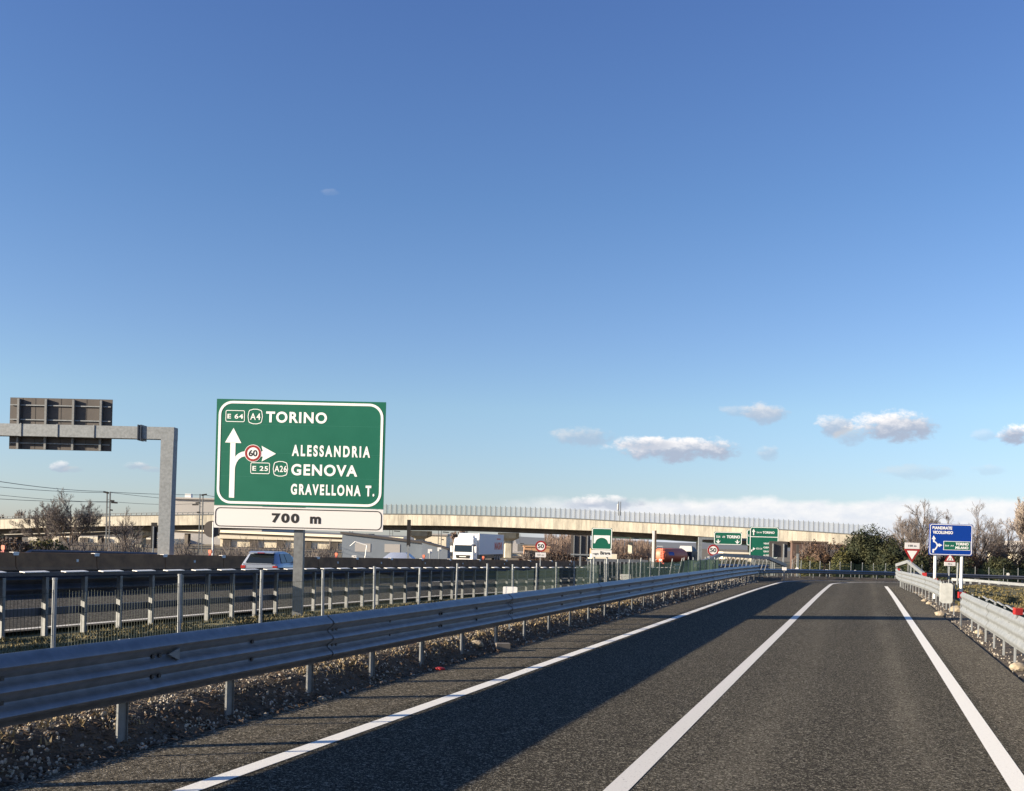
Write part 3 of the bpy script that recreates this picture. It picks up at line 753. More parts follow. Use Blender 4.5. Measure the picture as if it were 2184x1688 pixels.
# ------------------------------------------------------------------ gantry over the far carriageway
d0 = 60.0
gp = at(354, 1180, d0); gh = at(354, 912.5, d0).z
gr = empty('sign_gantry', (gp.x, gp.y, H(gp.x, gp.y)), rad(17.5), 'grey steel box gantry with a square column reaching over the far carriageway', 'gantry')
g0 = gp.z - 3.0; zt = gh - H(gp.x, gp.y)
b = MB(); b.add([(-.40, -.33, -.5), (.30, -.33, -.5), (.34, .33, -.5), (-.40, .33, -.5), (-.36, -.33, zt - .72), (.40, -.33, zt - .72), (.40, .33, zt - .72), (-.36, .33, zt - .72)], [(0, 1, 5, 4), (1, 2, 6, 5), (2, 3, 7, 6), (3, 0, 4, 7), (4, 5, 6, 7)])
b.build('column', M_GALV2, gr)
MB().box(-30, .41, -.325, .325, zt - .72, zt).build('crossbeam', M_GALV2, gr)
b = MB(); b.box(-1.75, -1.68, -.42, .42, zt - .82, zt + .1); b.box(-1.58, -1.51, -.42, .42, zt - .82, zt + .1); b.build('flange', M_DARKCAB, gr)
for x in (-4.4, -6.6, -8.8, -11.0): MB().box(x - .04, x + .04, -.36, -.334, zt - .74, zt + .03).build('clamp', M_GALV2, gr)
# its sign, seen from the back
wl = at(22, 848, d0 + .6); wr = at(243, 853, d0 + .6); Wd = (wr - wl).length
bx = Vector((wl.x, wl.y, 0))
sb = empty('gantry_sign', (wl.x, wl.y, wl.z - 3.1), rad(17.5), 'large overhead sign panel seen from its dark ribbed back, hung on the left gantry', 'road sign')
MB().box(0, Wd, .0, .03, 0, 3.1).build('panel', M_SIGNBK, sb)
for k in range(1, 8): MB().box(Wd * k / 8 - .012, Wd * k / 8 + .012, -.006, -.001, .02, 3.08).build('seam', M_SHBOARD, sb)
for k in range(4):
    x = Wd * (.09 + .268 * k); MB().box(x - .03, x + .1, -.2, -.01, .0, 3.02).build('rib', M_POST, sb)
for z in (.34, 1.75, 2.62): MB().box(.06, Wd - .06, -.09, -.04, z, z + .06).build('crosspiece', M_GALV2, sb)
# ------------------------------------------------------------------ generic signs
def post(parent, x, z0, z1, r=.04, y=.06, m=M_GALV2, nm='pole'):
    b = MB(); b.tube((x, y, z0), (x, y, z1), r, n=10); return b.build(nm, m, parent, smooth=True)
def sign_base(name, x, y, d, label, cat='road sign', group=None, rz=YAW):
    p = at(x, y, d); g = H(p.x, p.y)
    return empty(name, (p.x, p.y, g), rz, label, cat, group), p.z - g
def mpp(d): return d / FD
# river / bridge sign
d = 46; t, zb = sign_base('bridge_sign', 1283, 1173, d, 'small green square sign with a white bridge pictogram and the plate roggia Biraga')
k = mpp(d); hw = 21.8 * k; hh = 46.5 * k
MB().prism(rrect(-hw, hw, zb, zb + hh, .05, 4), -.01, .02).build('panel', M_GREEN, t)
MB().ring(rrect(-hw + .01, hw - .01, zb + .01, zb + hh - .01, .09, 5), rrect(-hw + .045, hw - .045, zb + .045, zb + hh - .045, .06, 5), -.014, -.0105).build('border', M_WHITEB, t)
A = [(-.80, .66), (.80, .66), (.80, .29), (.66, .29)] + [(.62 * math.cos(rad(a)), .30 + .25 * math.sin(rad(a))) for a in range(10, 171, 16)] + [(-.66, .29), (-.80, .29)]
MB().prism([(x * hw, zb + z * hh) for x, z in A], -.014, -.0105).build('pictogram', M_WHITEB, t)
MB().box(-hw, hw, -.01, .02, zb - 15.5 * k, zb - .6 * k).build('name_plate', M_WHITE, t)
text('roggia', -hw * .86, -hw * .28, zb - 11.8 * k, zb - 6.4 * k, t, M_BLACK, y=-.013, bold=.01)
text('Biraga', -hw * .12, hw * .86, zb - 12.4 * k, zb - 3.2 * k, t, M_BLACK, y=-.013, bold=.03)
post(t, -hw * .68, -.2, zb, .045); post(t, hw * .58, -.2, zb, .045)
# speed limit signs
def limit(x, y, d, rpx, label, plate=True, lines=True):
    t, zb = sign_base('speed_limit_sign', x, y, d, label); k = mpp(d); r = rpx * k
    MB().prism(circ(0, zb, r), -.01, .015).build('disc', M_WHITE, t)
    MB().ring(circ(0, zb, r), circ(0, zb, r * .72), -.016, -.0105).build('red_ring', M_RED, t)
    text('50', -r * .56, r * .56, zb - r * .36, zb + r * .40, t, M_BLACK, y=-.013, bold=.03)
    MB().box(-r * .95, r * .95, -.01, .015, zb - r * 1.95, zb - r * 1.12).build('plate', M_PLATE, t)
    text('50 m', -r * .6, r * .6, zb - r * 1.7, zb - r * 1.38, t, M_SIGNBK, y=-.013)
    post(t, 0, -.2, zb, .05); return t
limit(1153.5, 1165.5, 100, 12.0, 'round 50 speed limit sign beside the motorway, left of the small bridge sign')
limit(1521, 1174, 78, 12.2, 'round 50 speed limit sign with plate in front of the right part of the viaduct')
# grey sign backs
def backsign(x0, x1, y0, y1, d, label, ribs, legs, horizontals=(), m=M_SIGNBK):
    p = at((x0 + x1) / 2, y1, d); g = H(p.x, p.y); k = mpp(d); w = (x1 - x0) * k / 2; h = (y1 - y0) * k; zb = p.z - g
    t = empty('road_sign_back', (p.x, p.y, g), YAW, label, 'road sign')
    MB().box(-w, w, .0, .04, zb, zb + h).build('panel', m, t)
    q_ = .035 if d < 80 else .08
    for f_ in ribs: MB().box(-w + 2 * w * f_ - .035, -w + 2 * w * f_ + .035, -.14, -.01, zb + .03, zb + h - .03).build('rib', M_GALV2, t)
    for f_ in horizontals: MB().box(-w, w, -.2, -.145, zb + h * f_ - .07, zb + h * f_ + .07).build('crosspiece', M_GALV2, t)
    for f_ in legs: MB().box(-w + 2 * w * f_ - q_, -w + 2 * w * f_ + q_, -.16, -.02, -.3, zb + (h * .85 if d < 80 else .1)).build('leg', M_GALV2, t)
    return t
t = backsign(1217, 1258, 1142, 1189, 100, 'grey ribbed back of a large road sign left of the small bridge sign', (.16, .5, .86), (.5,), (.12,))
backsign(1640, 1679, 1155, 1189, 73, 'dark grey back of a sign on two pale legs over the crash terminal', (), (.2, .78))
backsign(1698, 1704, 1162, 1184, 84, 'narrow dark back of a small sign right of the crash terminal', (), (.5,))
backsign(321, 334, 1115, 1170, 70, 'narrow black back of a sign on a white post left of the gantry column', (), (.5,), m=M_SHBOARD)
backsign(867, 875, 1109, 1166, 90, 'tall narrow black sign board on a white post left of the white truck', (), (.5,), m=M_SHBOARD)
# round sign back
t, zb = sign_base('round_sign_back', 452, 1129, 70, 'grey round back of a road sign left of the big green sign'); k = mpp(70)
MB().prism(circ(0, zb, 18 * k), 0, .03).build('disc', M_SIGNBK, t); post(t, 3 * k, -.2, zb + .5, .05, y=-.05, m=M_WHITE)
MB().box(-5 * k, 16 * k, .035, .06, zb - 14 * k, zb + 6 * k).build('side_panel', M_SHBOARD, t)
# small white square sign and others beyond the barrier
for x, y, d, w, lab in ((917, 1176, 96, 9, 'small white square sign above the barrier left of the white truck'), (937, 1172, 102, 8, 'small white plate on the pole beside the white truck'),
                        (755, 1187, 92, 10, 'small white plate on a short post above the barrier right of the big sign')):
    t, zb = sign_base('small_sign', x, y, d, lab); k = mpp(d)
    MB().box(-w * k / 2, w * k / 2, 0, .03, zb - w * k / 2 * (.4 if w == 10 else 1), zb + w * k / 2 * (.4 if w == 10 else 1)).build('plate', M_WHITE, t); post(t, 0, -.2, zb, .04, y=-.03)
# bent white frame by the dark warehouse
d = 96; t, zb = sign_base('height_gauge', 770, 1186, d, 'white bent pipe frame standing before the grey warehouse', 'pipe frame'); k = mpp(d)
b = MB(); Q = [(-24, 20), (-13, 30), (12, 23), (9, -2)]
for a, c in zip(Q, Q[1:]): b.tube((a[0] * k, 0, zb + a[1] * k), (c[0] * k, 0, zb + c[1] * k), 1.2 * k, n=6)
b.build('pipe', M_WHITE, t); post(t, 9 * k, -.2, zb, .06, y=0, m=M_WHITE)
# exit gantry with the TORINO sign
d = 105; t, zb = sign_base('sign_gantry', 1492, 1213, d, 'pale slim gantry with post left of the green overhead Torino sign', 'gantry'); k = mpp(d)
MB().box(-4 * k, 3.5 * k, -.2, .2, -.2, at(1492, 1151, d).z - (at(1492, 1213, d).z - zb)).build('column', M_GALV2, t)
zt = at(1492, 1151, d).z - (at(1492, 1213, d).z - zb)
MB().box(-4 * k, 128 * k, -.18, .18, zt, zt + 5 * k).build('crossbeam', M_GALV2, t)
def gsign(x0, x1, y0, y1, d, label, name='direction_sign'):
    p = at((x0 + x1) / 2, y1, d); k = mpp(d); w = (x1 - x0) * k / 2; h = (y1 - y0) * k
    t = empty(name, p, YAW, label, 'road sign')
    MB().prism(rrect(-w, w, 0, h, .12, 4), -.01, .03).build('panel', M_GREEN, t)
    q = 1.3 * k
    MB().ring(rrect(-w + .02, w - .02, .02, h - .02, .2, 5), rrect(-w + .02 + q, w - .02 - q, .02 + q, h - .02 - q, .14, 5), -.03, -.011).build('border', M_WHITEB, t)
    return t, w, h, k
t, w, h, k = gsign(1522.5, 1582, 1135, 1162.5, 104.5, 'green overhead gantry sign reading Torino with two downward arrows')
text('TORINO', -w + 27 * k, w - 4 * k, h - 13.5 * k, h - 7 * k, t, M_WHITEB, y=-.02, bold=.05)
text('E64', -w + 5 * k, -w + 13 * k, h - 13 * k, h - 8 * k, t, M_WHITEB, y=-.02)
text('A4', -w + 17.5 * k, -w + 23.5 * k, h - 13 * k, h - 8 * k, t, M_WHITEB, y=-.02)
for fx in (-w + 9 * k, w - 9.5 * k):
    MB().prism([(fx - 1.1 * k, 11 * k), (fx - 1.1 * k, 7 * k), (fx - 5.5 * k, 8.5 * k), (fx, 2.5 * k), (fx + 5.5 * k, 8.5 * k), (fx + 1.1 * k, 7 * k), (fx + 1.1 * k, 11 * k)], -.03, -.011).build('arrow', M_WHITEB, t)
t, w, h, k = gsign(1592, 1622, 1130, 1164, 104.5, 'green overhead sign mostly hidden behind the tall green sign at the terminal')
text('E25', -w + 3 * k, -w + 9 * k, h - 15 * k, h - 11 * k, t, M_WHITEB, y=-.02)
t, w, h, k = gsign(1598, 1659.5, 1124.5, 1191, 82, 'tall green direction sign above the crash terminal, half hidden by a grey sign back')
MB().box(-w + .05, w - .05, -.03, -.011, h - 22 * k, h - 20.5 * k).build('divider', M_WHITEB, t)
text('TORINO', -w + 27 * k, w - 9 * k, h - 14 * k, h - 9 * k, t, M_WHITEB, y=-.02, bold=.04)
text('E64 A4', -w + 14.5 * k, -w + 25.5 * k, h - 13.5 * k, h - 10 * k, t, M_WHITEB, y=-.02)
MB().prism([(-w + 7 * k, h - 18 * k), (-w + 9 * k, h - 18 * k), (-w + 9 * k, h - 11 * k), (-w + 11.5 * k, h - 11 * k), (-w + 8 * k, h - 5 * k), (-w + 4.5 * k, h - 11 * k), (-w + 7 * k, h - 11 * k)], -.03, -.011).build('arrow', M_WHITEB, t)
MB().prism([(-w + 3.5 * k, h - 53 * k), (-w + 5.5 * k, h - 53 * k), (-w + 5.5 * k, h - 48.5 * k), (-w + 7.5 * k, h - 47 * k), (-w + 7.5 * k, h - 44 * k), (-w + 12 * k, h - 47 * k) if False else (-w + 12.5 * k, h - 46.5 * k), (-w + 7.5 * k, h - 51 * k) if False else (-w + 8.5 * k, h - 50 * k), (-w + 3.5 * k, h - 49 * k)], -.03, -.011).build('arrow', M_WHITEB, t)
for i, s_ in enumerate(('VENTIMIGLIA', 'GENOVA', 'GRAVELLONA', 'ALESSANDRIA')):
    text(s_, -w + 29.5 * k, w - 3 * k, h - (37 + 8.4 * i) * k, h - (33.3 + 8.4 * i) * k, t, M_WHITEB, y=-.02, bold=.03)
text('E25 A26', -w + 14.5 * k, -w + 27 * k, h - 48 * k, h - 44.5 * k, t, M_WHITEB, y=-.02)
gzt = H(t.location.x, t.location.y) - t.location.z
for fx in (-.6, .6): MB().box(w * fx - .09, w * fx + .09, .035, .16, gzt - .2, h - .2).build('leg', M_POST, t)
# blue sign
d = 42; t, zb = sign_base('direction_sign', 2027, 1185, d, 'blue direction sign for Biandrate and Vicolungo on two white poles')
k = mpp(d); w = 46 * k; h = 67 * k
MB().prism(rrect(-w, w, zb, zb + h, .05, 4), -.01, .02).build('panel', M_BLUE, t)
MB().ring(rrect(-w + .02, w - .02, zb + .02, zb + h - .02, .09, 5), rrect(-w + .045, w - .045, zb + .045, zb + h - .045, .07, 5), -.015, -.0105).build('border', M_WHITEB, t)
def ct(x, y): return -w + (x - 925) / 530 * 2 * w - 0 + (y - 570) * .033 / 530 * 2 * w, zb + h - (y - 570 - (x - 925) * .012) / 382 * h
def ctext(s_, x0, y0, x1, y1, m=M_WHITEB, bold=.05, y=-.0145):
    a = ct(x0, y1); c = ct(x1, y0); return text(s_, a[0], c[0], a[1], c[1], t, m, y=y, bold=bold)
ctext('BIANDRATE', 957, 606, 1200, 640); ctext('VICOLUNGO', 960, 660, 1210, 695)
MB().prism([ct(*p) for p in ((955, 925), (958, 880), (985, 878), (1003, 855), (1010, 835), (1000, 812), (985, 800), (965, 795), (965, 760), (950, 760), (972, 715), (1000, 760), (984, 760), (984, 783), (1003, 795), (1022, 820), (1035, 822), (1035, 810), (1078, 832), (1035, 855), (1035, 843), (1022, 845), (1008, 875), (990, 893), (974, 897), (974, 925))], -.015, -.0105).build('arrow', M_WHITEB, t)
a = ct(1090, 890); c = ct(1425, 785)
MB().box(a[0], c[0], -.014, -.0105, a[1], c[1]).build('inset_border', M_WHITEB, t)
MB().box(a[0] + .02, c[0] - .02, -.017, -.0142, a[1] + .02, c[1] - .02).build('inset_panel', M_GREEN, t)
ctext('TORINO', 1240, 800, 1400, 832, y=-.019); ctext('MILANO', 1235, 846, 1398, 876, y=-.019); ctext('E64  A4', 1112, 828, 1215, 846, y=-.019, bold=.01)
for x in (-w * .655, w * .575): post(t, x, -.7, zb + .3, .062, y=.09, m=M_WHITE)
MB().tube((w * .50, .3, .5), (w * .5, .3, zb - .3), .04, n=8).build('brace', M_GALV2, t)
for x in (-w * .655, w * .575): MB().box(x - .1, x + .1, .0, .18, at(2027, 1240 + (28 if x > 0 else 0), d).z - H(t.location.x, t.location.y) - .07, at(2027, 1240 + (28 if x > 0 else 0), d).z - H(t.location.x, t.location.y) + .1).build('clamp', M_RED, t)
# give way sign
d = 56; t, zb = sign_base('give_way_sign', 1945, 1186, d, 'give way triangle with a small white plate above it'); k = mpp(d)
R_ = 17.3 * k
MB().prism([(-R_, zb + 14.5 * k), (0, zb - 14.5 * k), (R_, zb + 14.5 * k)], -.01, .015).build('triangle', M_RED, t)
MB().prism([(-R_ * .64, zb + 10.8 * k), (0, zb - 7.5 * k), (R_ * .64, zb + 10.8 * k)], -.015, -.0105).build('triangle_face', M_WHITE, t)
MB().box(-R_ * .9, R_ * .9, -.01, .015, zb + 15 * k, zb + 28 * k).build('plate', M_PLATE, t)
text('150 m', -R_ * .5, R_ * .5, zb + 19.5 * k, zb + 23.5 * k, t, M_BLACK, y=-.014, bold=.03)
post(t, 0, -.2, zb + 26 * k, .035)
d = 60; t, zb = sign_base('warning_sign', 2026, 1198.5, d, 'small red-bordered warning triangle with plate below the blue sign'); k = mpp(d); R_ = 11.8 * k
MB().prism([(-R_, zb), (R_, zb), (0, zb + 20 * k)], -.01, .015).build('triangle', M_RED, t)
MB().prism([(-R_ * .66, zb + 2.6 * k), (R_ * .66, zb + 2.6 * k), (0, zb + 15.5 * k)], -.015, -.0105).build('triangle_face', M_WHITE, t)
for sx in (-1, 1): MB().prism([(sx * 3.0 * k - .8 * k, zb + 3.4 * k), (sx * 3.0 * k + .8 * k, zb + 3.4 * k), (sx * 2.0 * k + .6 * k, zb + 8 * k), (sx * 2.0 * k - .6 * k, zb + 8 * k)], -.018, -.0152).build('symbol', M_BLACK, t)
MB().box(-R_, R_, -.01, .015, zb - 8.8 * k, zb - .6 * k).build('plate', M_PLATE, t)
text('50 m', -R_ * .35, R_ * .35, zb - 6 * k, zb - 3.4 * k, t, M_BLACK, y=-.014)
post(t, 0, -.2, zb, .04)
# red lantern on the near right rail
p = at(2171, 1305, 15.9); t = empty('warning_lamp', (p.x, p.y, p.z - .05), YAW, 'red box-shaped marker lamp on top of the near right guard rail', 'warning lamp')
b = MB(); b.prism(rrect(-.06, .06, 0, .10, .015, 4), -.04, .04); b.build('housing', M_RED, t); MB().box(-.065, .065, -.045, .045, .102, .11).build('lid', M_ORNG, t)
MB().box(-.02, .02, -.02, .02, -.12, 0).build('bracket', M_POST, t)
p = at(2051, 1271, 26.5); t = empty('marker_block', (p.x, p.y, p.z), YAW, 'red marker block at the gap between the two right guard rails', 'marker')
MB().box(-.09, .09, -.04, .04, -.06, .1).build('block', M_RED, t); MB().box(-.02, .02, -.02, .02, -(p.z - H(p.x, p.y)) - .1, -.06).build('stake', M_POST, t)
# pale leaning pole beyond the fence
d = 70; t, zb = sign_base('white_pole', 1392, 1216, d, 'tall pale square pole standing behind the fence left of the orange tanker', 'pole'); k = mpp(d)
MB().box(-.07, .07, -.05, .05, -.2, at(1392, 1133, d).z - (at(1392, 1216, d).z - zb)).build('shaft', M_WHITE, t)
MB().box(.072, .2, -.04, .06, -.2, at(1392, 1133, d).z - (at(1392, 1216, d).z - zb) + .04).build('rear_angle', M_BARK, t)
# portal screen at the nose of the motorway rail (rail transition seen end on)
d = 50; t, zb = sign_base('guard_rail_transition', 1315, 1240, d, 'dark tall guard rail section with slanting struts below the small bridge sign', 'guard rail'); k = mpp(d)
zz = at(1315, 1193, d).z - H(t.location.x, t.location.y)
MB().box(-66 * k, 66 * k, -.02, .06, zz - .14, zz).build('top_rail', M_GALV, t)
MB().sweep(W3, [(Vector((-66 * k, .1, zz - .85)), Vector((0, 1, 0))), (Vector((66 * k, .1, zz - .85)), Vector((0, 1, 0)))]).build('beam_panel', M_GALV, t, smooth=True)
for i in range(15):
    x = (-60 + 8.6 * i) * k; q = MB(); q.bar((x, -.02, -.2), (x - .05, -.02, zz - .14), .07, .05); q.build('strut', M_GALV2, t)
# ------------------------------------------------------------------ viaduct
vd = empty('viaduct', at(1092, 1190, 212), 0, 'long cream concrete viaduct with a mesh parapet crossing the whole background', 'bridge')
VP = [(-160, 1112, 1132, 228), (0, 1107.8, 1128.7, 226), (167, 1102.5, 1123.6, 223), (317, 1099.8, 1121, 221), (500, 1098, 1119.5, 219), (870, 1097, 1120.6, 215), (1000, 1100, 1122.5, 213), (1195, 1105.6, 1129.6, 210), (1383, 1116, 1137, 207),
      (1494, 1121.3, 1144.6, 205), (1678, 1131, 1155.5, 202), (1803, 1139.6, 1163, 200), (1960, 1151, 1175, 197)]
def vint(x):
    for a, b_ in zip(VP, VP[1:]):
        if x <= b_[0]:
            t = (x - a[0]) / (b_[0] - a[0]); t_ = t
            return [a[i] + (b_[i] - a[i]) * t_ for i in (1, 2, 3)]
    return VP[-1][1:]
xs = frange(-100, 1960, 20)
path = []
par = MB(); bot = MB(); cop = MB()
def vsmooth(x):
    vals = [vint(x + dx) for dx in (-70, -35, 0, 35, 70)]; return [sum(v[i] for v in vals) / 5 for i in range(3)]
xs = [x for x in xs if x <= 1890]
VT = [vsmooth(x) for x in xs]
def vsec(mb, y_of, th_a, th_b):
    pts_ = []
    for x, (yt, yb, d) in zip(xs, VT):
        z0, z1 = y_of(x, yt, yb, d)
        for dd, zz_ in ((th_a, z0), (th_a, z1), (th_b, z1), (th_b, z0)):
            p = at(x, yt, d); q = p + FW * dd; pts_.append((q.x, q.y, zz_))
    n = len(xs); mb.v += pts_
    for i in range(n - 1):
        for k in range(4): j = (k + 1) % 4; mb.f.append((i * 4 + k, i * 4 + j, (i + 1) * 4 + j, (i + 1) * 4 + k))
    mb.f += [(0, 1, 2, 3), tuple((n - 1) * 4 + k for k in (3, 2, 1, 0))]
# fascia panels
i = 0
while i < len(xs) - 1:
    j = min(i + 1, len(xs) - 1)
    for half in (0, .5):
        xa = xs[i] + 20 * half + .25; xb = xs[i] + 20 * (half + .5) - .0
        va = vsmooth(xa); vb = vsmooth(xb)
        b = MB(); vs = []
        for x, v in ((xa, va), (xb, vb)):
            for y in (v[1], v[0]):
                p = at(x, y, v[2]); vs += [p, p + FW * .4]
        b.add(vs, [(0, 4, 6, 2), (1, 3, 7, 5), (2, 6, 7, 3), (0, 1, 5, 4), (0, 2, 3, 1), (4, 5, 7, 6)])
        if half == 0: b0 = b
        else:
            b0.add(b.v, b.f); b0.build('fascia_panel', M_CONC, vd)
    i += 1
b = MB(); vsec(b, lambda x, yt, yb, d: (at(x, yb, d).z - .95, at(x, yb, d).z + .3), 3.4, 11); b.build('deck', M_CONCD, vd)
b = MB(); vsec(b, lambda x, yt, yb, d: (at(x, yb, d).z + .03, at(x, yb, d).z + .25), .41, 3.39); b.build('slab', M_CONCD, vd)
b = MB(); vsec(b, lambda x, yt, yb, d: (at(x, yt, d).z + .002, at(x, yt, d).z + .16), -.12, .5); b.build('coping', M_RAILG, vd)
# mesh parapet fence
xs_all = xs
pm = MB(); xm = [x for x in xs if 800 <= x <= 1840]
for x0_, x1_ in zip(xm, xm[1:]):
    v0, v1 = vsmooth(x0_), vsmooth(x1_)
    p0 = at(x0_, v0[0], v0[2]) + FW * .2; p1 = at(x1_, v1[0], v1[2]) + FW * .2
    pm.add([p0 + UP * .17, p1 + UP * .17, p1 + UP * 2.0, p0 + UP * 2.0], [(0, 1, 2, 3)])
pm.build('mesh_screen', M_MESHG, vd)
n = 0; x = 802.0
while x < 1845 and n < 99:
    v = vsmooth(x); p = at(x, v[0], v[2]) + FW * .1; b = MB(); b.bar(p + UP * .1, p + UP * 2.2, .11); b.build('parapet_post', M_RAILG, vd); x += 10.6; n += 1
b = MB(); x = -150.0
while x < 800:
    v = vsmooth(x); v2 = vsmooth(x + 11); p = at(x, v[0], v[2]); q = at(x + 11, v2[0], v2[2]); b.bar(p + UP * .1, p + UP * .55, .16); b.bar(p + UP * .55, q + UP * .55, .12); x += 11
b.build('parapet_railing', M_RAILG, vd)
# piers
for x, top, sc, labd in ((285, 1122, 1.0, 0), (-40, 1130, 1.0, 0), (765, 1128, 1.25, 0), (893, 1123, 1.15, 0), (1085, 1127, 1.1, 0)):
    if x == 765: dq = 206
    else: dq = vsmooth(max(x, -150))[2] + 2
    p = at(x, top, dq); g = -1.6; k = mpp(dq); p = p + FW * 4.5
    w1, w0 = 21 * k * sc, 8.5 * k * sc
    b = MB()
    def oct_(z, w, dd): return [(p.x + (R0 * a + FW * c).x, p.y + (R0 * a + FW * c).y, z) for a, c in ((-w, -dd * .5), (-w * .7, -dd), (w * .7, -dd), (w, -dd * .5), (w, dd * .5), (w * .7, dd), (-w * .7, dd), (-w, dd * .5))]
    def ringm(b, levels):
        o = len(b.v)
        for z, w, dd in levels: b.v += oct_(z, w, dd)
        for i in range(len(levels) - 1):
            for kk in range(8): jj = (kk + 1) % 8; b.f.append((o + i * 8 + kk, o + i * 8 + jj, o + (i + 1) * 8 + jj, o + (i + 1) * 8 + kk))
        b.f.append(tuple(o + (len(levels) - 1) * 8 + kk for kk in range(8)))
    zt = p.z - .95
    ringm(b, [(zt - 1.7, w0 * 1.1, 1.4), (zt - 1.1, w1, 2.4), (zt, w1, 2.8)]); o = b.build('pier_head', M_CONC, vd)
    b = MB(); ringm(b, [(g, w0, 1.2), (zt - 1.68, w0, 1.2)]); b.build('pier_shaft', M_CONC, vd)
pinv(vd)
# second, lower viaduct on the left behind the first
v2_ = empty('viaduct', at(150, 1150, 262), 0, 'low thin pale road deck on many pillars behind the left half of the tall viaduct', 'bridge')
b = MB(); b3 = MB()
Q = [(-160, 1144, 262), (0, 1139, 262), (167, 1134.5, 264), (330, 1127, 266), (480, 1134, 262), (700, 1143, 258), (860, 1149, 256)]
for a, c in zip(Q, Q[1:]):
    p0, p1 = at(*a), at(*c)
    b.add([p0 + UP * .32, p1 + UP * .32, p1 - UP * .32, p0 - UP * .32, p0 + UP * .32 + FW * 9, p1 + UP * .32 + FW * 9, p1 - UP * .32 + FW * 9, p0 - UP * .32 + FW * 9], [(0, 1, 2, 3), (0, 4, 5, 1), (3, 2, 6, 7)])
    b3.add([p0 - UP * .33 + FW * .5, p1 - UP * .33 + FW * .5, p1 - UP * .9 + FW * .5, p0 - UP * .9 + FW * .5, p0 - UP * .9 + FW * 8, p1 - UP * .9 + FW * 8], [(0, 1, 2, 3), (3, 2, 5, 4)])
b.build('deck', M_WALL, v2_); b3.build('girder', M_PILA, v2_)
for x in (40, 105, 160, 215, 265, 305, 345, 400):
    p = at(x, 1150, 266); q = MB(); q.bar((p.x, p.y, -1.6), (p.x, p.y, at(x, 1140 if x < 300 else 1136, 266).z - .3), 1.1); q.build('pillar', M_PILA, v2_)
pinv(v2_)
# green steel girder bridge behind, on the right
v3_ = empty('bridge', at(1450, 1160, 245), 0, 'low green steel girder bridge seen beneath the right part of the viaduct', 'bridge')
b = MB()
Q = [(1295, 1139, 1147.5, 245), (1430, 1143, 1152.5, 245), (1500, 1148, 1157, 245), (1640, 1156, 1166, 245), (1760, 1160, 1172, 245)]
for a, c in zip(Q, Q[1:]):
    for yy, yz in ((1, 2),):
        p = [at(a[0], a[1], a[3]), at(c[0], c[1], c[3]), at(c[0], c[2], c[3]), at(a[0], a[2], a[3])]
        b.add(p + [q + FW * 8 for q in p], [(0, 1, 2, 3), (4, 7, 6, 5), (0, 4, 5, 1), (3, 2, 6, 7)])
b.build('girder', M_GIRD, v3_)
for x in (1345, 1490, 1600, 1700):
    p = at(x, 1150, 248); q = MB(); q.bar((p.x, p.y, -1.6), (p.x, p.y, p.z - .8), 1.0); q.build('pillar', M_CONC, v3_)
for x in (1345, 1430): 
    p = at(x, 1145, 244.6); q = MB(); q.bar(p + UP * .6, p - UP * .7, .25); q.build('stiffener', M_PILA, v3_)
pinv(v3_)
# mast on the viaduct
p = at(1321, 1100, 209); t = empty('mast', p, YAW, 'twin-post mast with a small white box standing on the viaduct parapet', 'mast')
MB().box(-.28, -.12, -.1, .1, 0, 2.9).build('post', M_RAILG, t); MB().box(.15, .28, -.1, .1, 0, 2.9).build('post', M_RAILG, t); MB().box(-.5, -.29, -.15, .1, 1.2, 2.4).build('box', M_WHITE, t)
# ------------------------------------------------------------------ buildings
def building(name, x0, x1, yt, d, dep, m, label, rz=YAW, yb=1198, extra=None, ytr=None):
    p = at(x0, yt, d); k = mpp(d); w = (x1 - x0) * k; hR = (at(x0, ytr, d).z if ytr else p.z)
    t = empty(name, (p.x, p.y, -1.6), rz, label, 'building')
    h = p.z + 1.6; hR += 1.6
    b = MB(); b.prism([(0, 0), (w, 0), (w, hR), (0, h)], 0, dep); b.build('walls', m, t)
    return t, w, h, k, hR
t, w, h, k, _ = building('warehouse', 366, 560, 1064, 330, 60, M_ROOFG, 'large pale grey warehouse rising above the viaduct left of the big sign')
MB().box(-.8, w + .8, -.8, 60.8, h + .01, h + .5).build('roof_edge', M_ROOFG, t)
MB().box(3, 5, 4, 6, h + .51, h + 1.9).build('roof_unit', M_WHITE, t)
t, w, h, k, _ = building('industrial_hall', 470, 830, 1139, 285, 30, M_WALL, 'cream industrial hall with dark pilasters below the big green sign')
MB().box(-.5, w + .5, -.8, 0, h - 1.3, h).build('cornice', M_WALL, t)
for i in range(7):
    x = 2.0 + i * w / 6.3; MB().box(x - 1.1, x + 1.1, -.5, -.01, 0, h - 1.31).build('pilaster', M_PILA, t)
t, w, h, k, _ = building('white_hall', 60, 330, 1142, 300, 30, M_WALL, 'pale low hall behind the bare trees left of the gantry column')
for i in range(6): MB().box(3 + i * w / 6, 5.5 + i * w / 6, -.4, -.01, 0, h - .3).build('pilaster', M_PILA, t)
t, w, h, k, hR = building('grey_warehouse', 730, 905, 1139, 170, 12, M_WALLG, 'blue-grey shaded warehouse behind the barrier right of the big sign', rz=YAW, ytr=1156)
MB().prism([(-.3, h), (-.3, h + .35), (w + .3, hR + .35), (w + .3, hR)], -.3, 12.3).build('roof', M_SIGNBK, t)
for i, fx in enumerate((.16, .52)): MB().box(w * fx, w * fx + 2.6, -.05, -.002, 1.2, 2.6).build('window', M_ROOFG, t)
t, w, h, k, hR = building('cream_block', 884, 952, 1141, 240, 14, M_WALL, 'bright cream block between the viaduct column and the white truck')
MB().box(-.3, w + .3, -.3, 14.3, h, h + .4).build('roof', M_ROOFG, t)
